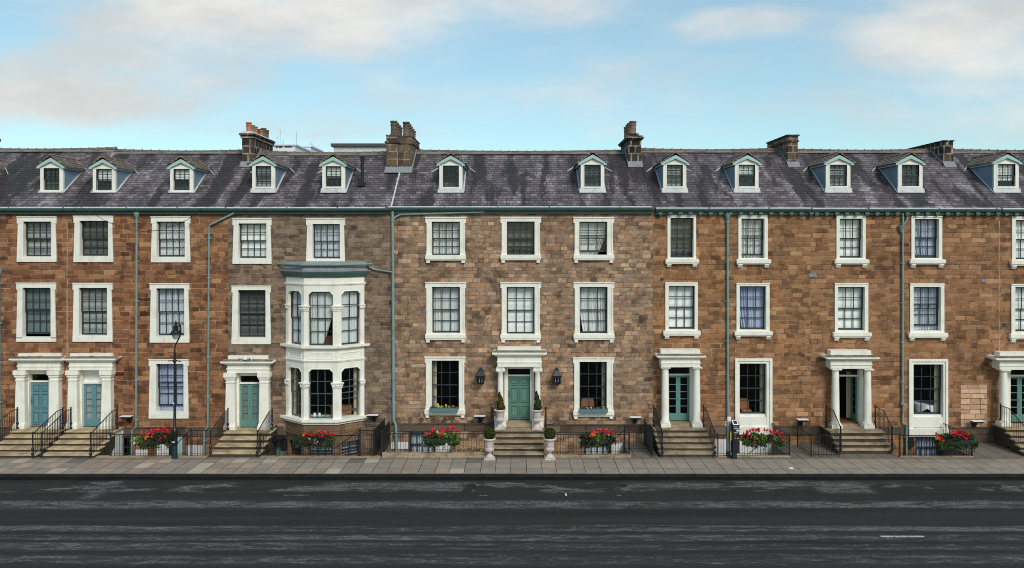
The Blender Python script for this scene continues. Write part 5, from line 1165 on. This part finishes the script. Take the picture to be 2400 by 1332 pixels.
flowers('d','pink red geraniums over purple foliage right of the central steps','trough of pink geraniums and purple foliage, right of the central steps',1398,1.66,1.06,.52,
 [(1392,1009,p_),(1391,1012,p_),(1398,1013,p_),(1402,1008,p_),(1406,1009.5,p_),(1399,1011,p_),(1416,1008,r_),(1424,1009,p_),(1429,1012,p_),(1434,1011.5,p_),(1416,1017,p_),(1424,1015.5,p_),(1389,1018.5,o_),(1394,1020,y_),(1427,1020,y_),(1383,1022,o_)],24,dark=1.0,lime=((1398,1410),))
flowers('e','bright green geraniums with scattered red heads beside the ticket machine','trough of bright green red geraniums beside the ticket machine',1788,1.90,1.07,.57,
 [(1738,1024,p_),(1743,1016.5,p_),(1752,1012.5,r_),(1752.5,1015,p_),(1759,1010.5,r_),(1764.5,1007,r_),(1771,1009.5,p_),(1778,1007.5,r_),(1777,1009,p_),(1793,1007.5,r_),(1798,1008,p_),(1805,1011.5,r_),(1809,1013,p_),(1812,1014,r_),(1818,1011.5,p_),(1817.5,1013.5,r_),(1827,1019,r_),(1833,1014.5,p_),(1836,1028.5,r_),(1814,1021,p_),(1759,1024.5,r_),(1753,1023,r_),(1767.5,1035,r_)],25,dark=.1,lime=((1765,1795),(1805,1825)))
flowers('f','red and orange geraniums in the rightmost railing trough','trough of red and orange geraniums, rightmost along the railings',2240,1.86,1.06,.48,
 [(2195,1018.5,r_),(2197.5,1011.5,k_),(2197,1027,o_),(2201,1027,o_),(2205,1026,o_),(2208,1025,r_),(2210,1031,o_),(2203,1030,o_),(2233,1012.5,p_),(2238,1012,p_),(2243,1013,p_),(2246,1012,r_),(2252,1010.5,r_),(2248,1013,r_),(2247,1020,p_),(2250,1018.5,p_),(2266,1016,r_),(2258,1022.5,r_),(2263,1027,r_),(2236,1021.5,r_),(2271,1024,r_)],26,dark=.8)
def wbox(x0p, x1p, py0, py1, label, plabel, blooms, seed):
    y = -.22; x0, x1 = X(x0p,y), X(x1p,y); z0, z1 = Z(py1,y), Z(py0,y); t = thing('window_box', label, 'window box', ((x0+x1)/2,-.15,z0), 'teal window boxes of the central house')
    m = MB(); m.box(x0,x1,-.33,-.315,z0,z1); m.box(x0,x1,-.075,-.06,z0,z1); m.box(x0,x0+.015,-.315,-.075,z0,z1); m.box(x1-.015,x1,-.315,-.075,z0,z1); m.box(x0+.015,x1-.015,-.315,-.075,z0,z0+.02); m.box(x0-.012,x1+.012,-.345,-.331,z1-.035,z1+.004); m.box(x0+.03,x1-.03,-.34,-.331,z0+.05,z0+.065); build('box', m, M['box_t'], t)
    m = MB(); m.box(x0+.016,x1-.016,-.314,-.076,z1-.08,z1-.03); build('soil', m, M['earth'], t)
    p = thing('window_box_plants', plabel, 'flowers', ((x0+x1)/2,-.2,z1-.03), 'plants in the teal window boxes'); rr = random.Random(seed); m = MB()
    for i in range(380): m.cm = 0 if rr.random() < .6 else 1; m.leaf((rr.uniform(x0+.06,x1-.06), rr.uniform(-.3,-.1), z1-.02+abs(rr.gauss(0,.05))), .026, rr, .5)
    build('foliage', m, [M['lf_d'], M['lf_m']], p, recalc=False)
    for bx, by, c in blooms:
        b = bpy.data.objects.new('bloom', bloom_mesh(c)); COL.objects.link(b); b.parent = p; b.location = Vector((X(bx,-.25),-.25,Z(by,-.25)))-ORG[p]; s = rr.uniform(.6,1.0); b.scale = (s,s,s); b.rotation_euler = (rr.uniform(0,6),rr.uniform(0,6),0)
wbox(1008,1073,955,966,'teal window box with yellow flowers on the sill left of the central door','yellow flowers with one orange bloom in the sill box left of the door',[(1026,947.5,y_),(1027,951,y_),(1023.5,953,y_),(1028,954,y_),(1045,951,y_),(1035,954,y_),(1061,953,o_),(1063,951.5,o_),(1052,954,y_)],31)
wbox(1359,1424,957.5,967.5,'teal window box with sparse plants on the sill right of the central door','low sparse plants in the sill box right of the door',[(1385,956.5,y_),(1402,957,k_),(1415,956.5,y_),(1376,957,k_)],32)
for i, (px, py, l) in enumerate(((90,838.5,'dry weed tuft growing on the ledge above the solid blue door'),(211,837.5,'dark weed tuft growing on the ledge above the glazed blue door'))):
    m = MB(); rr = random.Random(i)
    x, z, yy = X(px,-.3), Z(py+3,-.3), -.24
    for k in range(26): a = Vector((x+rr.uniform(-.13,.13), yy+rr.uniform(-.03,.03), z)); b = a+Vector((rr.gauss(0,.06),rr.gauss(0,.03),rr.uniform(.06,.16))); m.tube([a,(a+b)/2+Vector((0,0,.02)),b], [.007,.005,.002], 4)
    tag(build('weed_tuft', m, M['weed']), l, 'weed', 'weeds on the portico ledges')

# ------------------------------------------------------------------ street furniture
x, y = -14.86, -2.66; t = thing('street_lamp', 'black street lamp with a glass bowl hung from its curved arm', 'street lamp', (x,y,0))
ZZ = lambda py: Z(py, y)
m = MB(); m.lathe(x,y,[(.14,0),(.14,.03),(.115,.06),(.115,ZZ(1048)),(.105,ZZ(1045))],16); build('base', m, M['grnpost'], t, smooth=True)
m = MB(); m.lathe(x,y,[(.10,ZZ(1046)),(.13,ZZ(1040)),(.10,ZZ(1034)),(.10,ZZ(1024)),(.125,ZZ(1020)),(.125,ZZ(1010)),(.10,ZZ(1006)),(.06,ZZ(1003)),(.05,ZZ(930)),(.044,ZZ(829)),(.075,ZZ(828)),(.075,ZZ(826)),(.05,ZZ(824))],16); build('post', m, M['lampm'], t, smooth=True)
m = MB(); m.tube([(x-.28,y,ZZ(847)),(x-.1,y,ZZ(845)),(x+.12,y,ZZ(846)),(x+.27,y,ZZ(848))],[.02,.018,.018,.02],8); m.lathe(x,y,[(.07,ZZ(849)),(.09,ZZ(847)),(.09,ZZ(845)),(.07,ZZ(843))],12); build('ladder_bar', m, M['lampm'], t, smooth=True)
lx = X(412,y); AP = [(410.2,827),(410.3,818),(411,812),(413.5,805),(417.5,798),(422,789),(423.8,781),(424,772),(422.3,763),(419,758),(415,757),(412,758)]
m = MB(); m.tube([(X(a,y)+(x-X(410.2,y))*(1-i/11),y,ZZ(b)) for i,(a,b) in enumerate(AP)], .030, 8); build('bracket_arm', m, M['lampm'], t, smooth=True)
m = MB(); m.lathe(lx,y,[(.012,ZZ(752)),(.03,ZZ(753.5)),(.02,ZZ(755)),(.05,ZZ(757)),(.045,ZZ(763)),(.11,ZZ(763.5)),(.115,ZZ(766)),(.095,ZZ(767)),(.095,ZZ(774)),(.17,ZZ(775.5)),(.20,ZZ(779)),(.29,ZZ(782.5)),(.295,ZZ(783.5)),(.16,ZZ(784))][::-1],20); build('lamp_hood', m, M['lampm'], t, smooth=True)
m = MB(); m.lathe(lx,y,[(.16,ZZ(783.6)),(.165,ZZ(787)),(.15,ZZ(790)),(.11,ZZ(793.5)),(.06,ZZ(795.5)),(.01,ZZ(796))][::-1],20); build('globe', m, M['globe'], t, smooth=True)
m = MB(); m.box(x-.035,x+.01,y-.085,y-.07,ZZ(947),ZZ(943.5)); m.box(x-.06,x+.05,y-.125,y-.10,ZZ(1036),ZZ(1034)); build('number_label', m, M['plastic_w'], t)
x, y = 9.27, -2.5; t = thing('sign_post', 'grey metal pole with a small white and yellow notice, beside the ticket machine', 'sign post', (x,y,0)); ZZ = lambda py: Z(py, y)
m = MB(); m.lathe(x,y,[(.075,0),(.075,ZZ(949)),(.06,ZZ(946)),(.045,ZZ(944)),(.045,ZZ(942))],14); build('pole', m, M['greypole'], t, smooth=True); m = MB(); m.lathe(x,y,[(.10,0),(.10,ZZ(1060)),(.078,ZZ(1057))],14); build('base_sleeve', m, M['grnpost'], t)
m = MB(); m.box(x-.065,x+.085,y-.10,y-.09,ZZ(987),ZZ(976)); pl = build('notice', m, M['plastic_w'], t); m = MB(); m.box(x-.055,x+.075,y-.104,y-.1005,ZZ(986.3),ZZ(980.5)); build('yellow_field', m, flat('pale_yellow_print', (.75,.68,.30)), pl); m = MB(); m.box(x-.05,x+.07,y-.106,y-.1045,ZZ(985.3),ZZ(984.7)); m.box(x-.045,x+.06,y-.106,y-.1005,ZZ(978.6),ZZ(978.0)); m.box(x-.045,x+.03,y-.106,y-.1005,ZZ(979.8),ZZ(979.3)); build('printing', m, M['bl_g'], pl)
m = MB(); m.tube([(x+.115,y-.02,ZZ(1060)),(x+.115,y-.02,ZZ(1000)),(x+.09,y-.02,ZZ(996.5)),(x+.06,y-.02,ZZ(995.5))], .032, 8); build('conduit', m, M['pipe'], t, smooth=True); m = MB(); m.box(x-.14,x-.06,y+.0,y+.09,ZZ(1000),ZZ(988)); build('junction_box', m, M['silver'], t, bevel=.01)
y = -2.72; xa, xb = X(1715.5,y), X(1731,y); x = (xa+xb)/2; z1 = Z(997,y); t = thing('ticket_machine', 'black parking ticket machine with a sloped solar panel on top', 'ticket machine', (x,y,0)); zt = Z(989,y)
m = MB(); m.box(xa+.01,xa+.19,y-.12,y+.12,0,.29); build('pedestal', m, M['grnpost'], t); m = MB(); m.box(xa,xb,y-.15,y+.17,.27,z1); build('cabinet', m, M['black'], t, bevel=.012)
m = MB(); m.prism_x([(y-.15,z1+.001),(y-.15,z1+.03),(y+.17,z1+.20),(y+.17,z1+.001)], xa-.012, xb+.012); hd = build('hood', m, M['black'], t, bevel=.012)
sl = lambda u, o: (y-.15+.32*u, z1+.03+.17*u+o)
for (u0,u1,i,o,mt,nm) in ((.08,.92,.02,.004,'plastic_w','panel_frame'),(.2,.8,.065,.007,'solar','solar_panel')):
    m = MB(); (ya,za),(yb,zb) = sl(u0,o), sl(u1,o); m.loft([(xa+i,ya,za-.01),(xb-i,ya,za-.01),(xb-i,ya,za+.006),(xa+i,ya,za+.006)],[(xa+i,yb,zb-.01),(xb-i,yb,zb-.01),(xb-i,yb,zb+.006),(xa+i,yb,zb+.006)]); build(nm, m, M[mt], hd)
def fp(nm, a, b, py0, py1, mt, par=None):
    m = MB(); m.box(xa+a*(xb-xa), xa+b*(xb-xa), y-.16, y-.149, Z(py1,y), Z(py0,y)); return build(nm, m, M[mt] if isinstance(mt,str) else mt, t)
fp('coin_plate',.12,.62,997.8,999.5,'buff'); fp('instruction_plate',.15,.85,1001.2,1004.2,'silver'); fp('screen',.55,.88,1005.8,1009.4,'plastic_w'); fp('keypad',.18,.8,1012.2,1013.6,'bl_g'); fp('coin_slot',.28,.4,1019,1020.2,'silver'); fp('yellow_label',.6,.82,1025,1027,'yellow'); fp('yellow_label',.3,.42,1024.4,1026.2,'yellow'); fp('ticket_tray',.4,.75,1031,1034,'grnpost')
m = MB(); m.box(xa-.075,xa-.012,y-.02,y+.02,Z(1032,y),Z(1012,y)); build('side_plate', m, M['yellow'], t)
m = MB(); m.tube([(X(a,-.42),-.42,Z(b,-.42)) for a,b in ((138,452),(165,470),(200,492),(222,503),(240,514),(260,524),(295,537),(335,543),(375,540),(415,527),(440,515),(455,503),(472,488))], .012, 5); tag(build('overhead_cable', m, M['black']), 'thin black cable sagging across the top windows of the red house', 'cable')

# ------------------------------------------------------------------ rooms seen through the dark windows
def chair(label, x, y, z, mat, w=.62, hgt=1.0):
    t = thing('armchair', label, 'chair', (x,y,z), 'dining room chairs'); m = MB(); m.box(x-w/2,x+w/2,y-.55,y-.08,z+.36,z+.5); build('seat', m, M[mat], t, bevel=.04)
    m = MB(); m.prism_y([(x-w/2,z+.3),(x-w/2,z+hgt*.8),(x-w*.38,z+hgt),(x+w*.38,z+hgt),(x+w/2,z+hgt*.8),(x+w/2,z+.3)], y-.08, y+.05); build('backrest', m, M[mat], t, bevel=.03)
    for a in (-1,1):
        for b in (-.5,0): m = MB(); m.tube([(x+a*(w/2-.05),y+b,z),(x+a*(w/2-.05),y+b,z+.37)], .022, 6); build('leg', m, M['wood'], t)
chair('tan upholstered chair inside the window right of the central door', X(1377,1.0), 1.05, .91, 'tan', .66, .98); chair('tan chair inside the tall window beside the ticket machine', X(1743,1.0), 1.05, .91, 'tan', .5, .95)
def table(label, x, y, z, r=.62):
    t = thing('dining_table', label, 'table', (x,y,z)); m = MB(); m.lathe(x,y,[(.25,z),(.22,z+.03),(.04,z+.08),(.04,z+.70)],14); build('pedestal', m, M['wood'], t); m = MB(); m.lathe(x,y,[(r-.03,z+.70),(r-.03,z+.735)],28); build('tabletop', m, M['wood'], t)
    c = MB(); n = 32; vs = []
    for k, (rr, zz) in enumerate(((0,z+.745),(r,z+.745),(r+.02,z+.70))): vs += [(x+rr*math.cos(6.2832*i/n), y+rr*math.sin(6.2832*i/n), zz) for i in range(n)]
    vs += [(x+(r+.03+.015*math.cos(i*2))*math.cos(6.2832*i/n), y+(r+.03)*math.sin(6.2832*i/n), z+.70-.12-.26*abs(math.sin(2*6.2832*i/n+.8))) for i in range(n)]
    c.add(vs, [(k*n+i,k*n+(i+1)%n,(k+1)*n+(i+1)%n,(k+1)*n+i) for k in range(3) for i in range(n)]); return c
c = table('round table inside the tall window of the open door house', X(2172,1.0), 1.05, .91); tag(build('tablecloth', c, M['linen'], smooth=True, recalc=False), 'white tablecloth with hanging points inside the tall window', 'tablecloth')
t = thing('desk', 'orange brown wooden desk standing inside the lower bay', 'desk', (-8.3,.5,.9)); m = MB(); m.box(-8.75,-7.75,.15,.55,1.62,1.67); build('desk_top', m, M['wood'], t); m = MB(); m.box(-8.73,-7.77,.17,.5,.93,1.62); build('front_panel', m, M['wood'], t)
for px, l in ((738,'left white menu card standing in the lower bay'),(748.5,'right white menu card standing in the lower bay')):
    x = X(px,-.5); m = MB(); m.prism_x([(-.56,1.302),(-.50,1.50),(-.49,1.50),(-.44,1.302),(-.45,1.302),(-.495,1.48),(-.55,1.302)], x-.055, x+.055); m.box(x-.06,x+.06,-.57,-.43,1.292,1.3015); tag(build('menu_card', m, M['plastic_w']), l, 'menu card', 'menu cards in the bay')
t = thing('bench_seat', 'buttoned brown leather seat behind the parted curtain of the upper bay', 'seat', (-8.4,.2,4.56)); m = MB(); m.box(-8.95,-7.9,-.12,.0,4.6,5.02); build('backrest', m, M['leather'], t, bevel=.03); m = MB(); m.box(-8.95,-7.9,.0,.45,4.56,4.85); build('seat', m, M['leather'], t, bevel=.03)

# ------------------------------------------------------------------ buildings beyond the ridge
def far_building(label, px0, px1, pyt, q, depth, mat, roofedge, wins, masts, band=None):
    x0, x1, zt = X(px0,q), X(px1,q), Z(pyt,q); t = thing('flat_roofed_building', label, 'building', ((x0+x1)/2,q,-1.7), 'buildings beyond the ridge')
    m = MB(); m.box(x0,x1,q,q+depth,-1.7,zt-.3); build('wall', m, M[mat], t); m = MB(); m.box(x0-.25,x1+.25,q-.25,q+depth+.25,zt-.3,zt); build('roof', m, M[roofedge], t)
    for a,b,c,d in wins: m = MB(); m.box(X(a,q),X(b,q),q-.06,q+.05,Z(d,q),Z(c,q)); build('window', m, M['fard'], t)
    for a,b,c,r in masts: m = MB(); m.tube([(X(a,q),q+1.5,Z(c,q)),(X(a,q),q+1.5,Z(b,q))], r, 5); m.tube([(X(a-3,q),q+1.5,Z(b+8,q)),(X(a+3,q),q+1.5,Z(b+8,q))], r*.7, 4); build('antenna', m, M['farg'], t)
    return t
far_building('pale flat roofed building with antennas beyond the ridge, by the orange chimney pots', 640,692,338,110,14,'farw','farw',[(646,651,342,347),(653,662,341,347),(667,684,341,346)],[(651,300,340,.05),(644,315,340,.05),(658,325,340,.09),(690,308,340,.06)])
far_building('small pale block with two short masts, right of the far antenna building', 695,728,341,125,10,'farw','farw',[],[(724,329,342,.06),(727,330,342,.06)])
far_building('grey block with a dark roof edge beyond the ridge, left of the double chimney', 782,912,337,45,8,'farg','fard',[],[])

# ------------------------------------------------------------------ sky, sun, camera
SUN_EL, SUN_AZ = math.radians(40), math.radians(154)   # sun behind the viewer's right shoulder, veiled by cloud
w = bpy.data.worlds.new('World'); S.world = w; w.use_nodes = True; nt = w.node_tree
for n in list(nt.nodes): nt.nodes.remove(n)
g = G.__new__(G); g.nt = nt; g.m = w
sky = g.n('ShaderNodeTexSky', sky_type='NISHITA'); sky.sun_disc = False; sky.sun_elevation = SUN_EL; sky.sun_rotation = SUN_AZ; sky.air_density = 1.0; sky.dust_density = .6; sky.ozone_density = 1.6
tc = g.n('ShaderNodeTexCoord'); sp = g.n('ShaderNodeSeparateXYZ'); nt.links.new(tc.outputs['Generated'], sp.inputs[0]); dx, dy, dz = sp.outputs
den = g.M('ADD', g.M('ABSOLUTE', dy), .25); u = g.M('DIVIDE', dx, den); v = g.M('DIVIDE', dz, den)   # cloud sheet seen by direction
n1 = g.noise(g.comb(g.M('MULTIPLY', u, 2.6), g.M('MULTIPLY', v, 6.5), g.M('MULTIPLY', dy, 2.0)), 1.9, 8, .60)
n2 = g.noise(g.comb(g.M('MULTIPLY', u, 1.1), g.M('MULTIPLY', v, 3.0), 4.0), 1.0, 3, .5)
def blob(cu, cv, ru, rv, k, tilt=0.0):
    a = g.M('SUBTRACT', u, cu*.8); b = g.M('SUBTRACT', v, cv*.8); b = g.M('SUBTRACT', b, g.M('MULTIPLY', a, tilt))
    d = g.M('ADD', g.M('POWER', g.M('ABSOLUTE', g.M('DIVIDE', a, ru*.8)), 2.0), g.M('POWER', g.M('ABSOLUTE', g.M('DIVIDE', b, rv*.8)), 2.0))
    return g.M('MULTIPLY', g.mr(d, 1.6, .0), k)
def dirn(px, py): return (px-VX)/F, (HY-py)/F
tot = None
for px, py, rx, ry, k, ti in ((330,190,420,120,.8,.10),(700,60,520,120,.75,.05),(1150,20,380,75,.5,.05),(2330,110,360,130,.62,.1),(2250,250,460,90,.5,.0),(1720,65,170,45,.36,.1),(900,180,800,110,.3,.0),(500,290,600,40,.25,.0)):
    cu, cv = dirn(px, py); b = blob(cu, cv, rx/F, ry/F, k, ti); tot = b if tot is None else g.M('MAXIMUM', tot, b)
cov = g.M('ADD', g.M('ADD', g.M('MULTIPLY', g.M('SUBTRACT', n1, .5), 1.9), g.M('MULTIPLY', g.M('SUBTRACT', n2, .5), .7)), tot)
mask = g.M('MULTIPLY', g.mr(cov, -.04, .9), .9)
lit = g.noise(g.comb(g.M('MULTIPLY', u, 3.0), g.M('MULTIPLY', v, 8.0), 9.0), 1.4, 6, .6)
cloud = g.mix(g.mr(lit, .35, .65), (4.8,4.75,4.6), (6.5,6.25,5.85))
base = g.mix(.30, g.mix(1.0, sky.outputs[0], (.95,1.13,1.02), 'MULTIPLY'), (3.9,5.5,6.2))
col = g.mix(mask, base, cloud)
bg = g.n('ShaderNodeBackground'); nt.links.new(col, bg.inputs[0]); bg.inputs[1].default_value = .128
o = g.n('ShaderNodeOutputWorld'); nt.links.new(bg.outputs[0], o.inputs[0])
L = bpy.data.lights.new('sun', 'SUN'); L.energy = 2.15; L.angle = math.radians(19); L.color = (1.0,.95,.87); so = bpy.data.objects.new('sun', L); COL.objects.link(so)
sd = Vector((math.sin(SUN_AZ)*math.cos(SUN_EL), math.cos(SUN_AZ)*math.cos(SUN_EL), math.sin(SUN_EL))); so.rotation_euler = sd.to_track_quat('Z', 'Y').to_euler(); so.location = sd*60
cam = bpy.data.cameras.new('camera'); co = bpy.data.objects.new('camera', cam); COL.objects.link(co); co.location = (0, -D, CZ); co.rotation_euler = (math.pi/2, 0, 0)
cam.sensor_width = 36; cam.lens = F/2400*36; cam.shift_x = -(VX-1200)/2400; cam.shift_y = -(666-HY)/2400; cam.clip_end = 3000; S.camera = co
S.view_settings.view_transform = 'Standard'; S.view_settings.look = 'None'; S.view_settings.exposure = .12; S.view_settings.gamma = 1
S.cycles.max_bounces = 6; S.cycles.transparent_max_bounces = 12; S.cycles.use_denoising = True; S.cycles.pixel_filter_type = 'BLACKMAN_HARRIS'; S.cycles.filter_width = 1.0
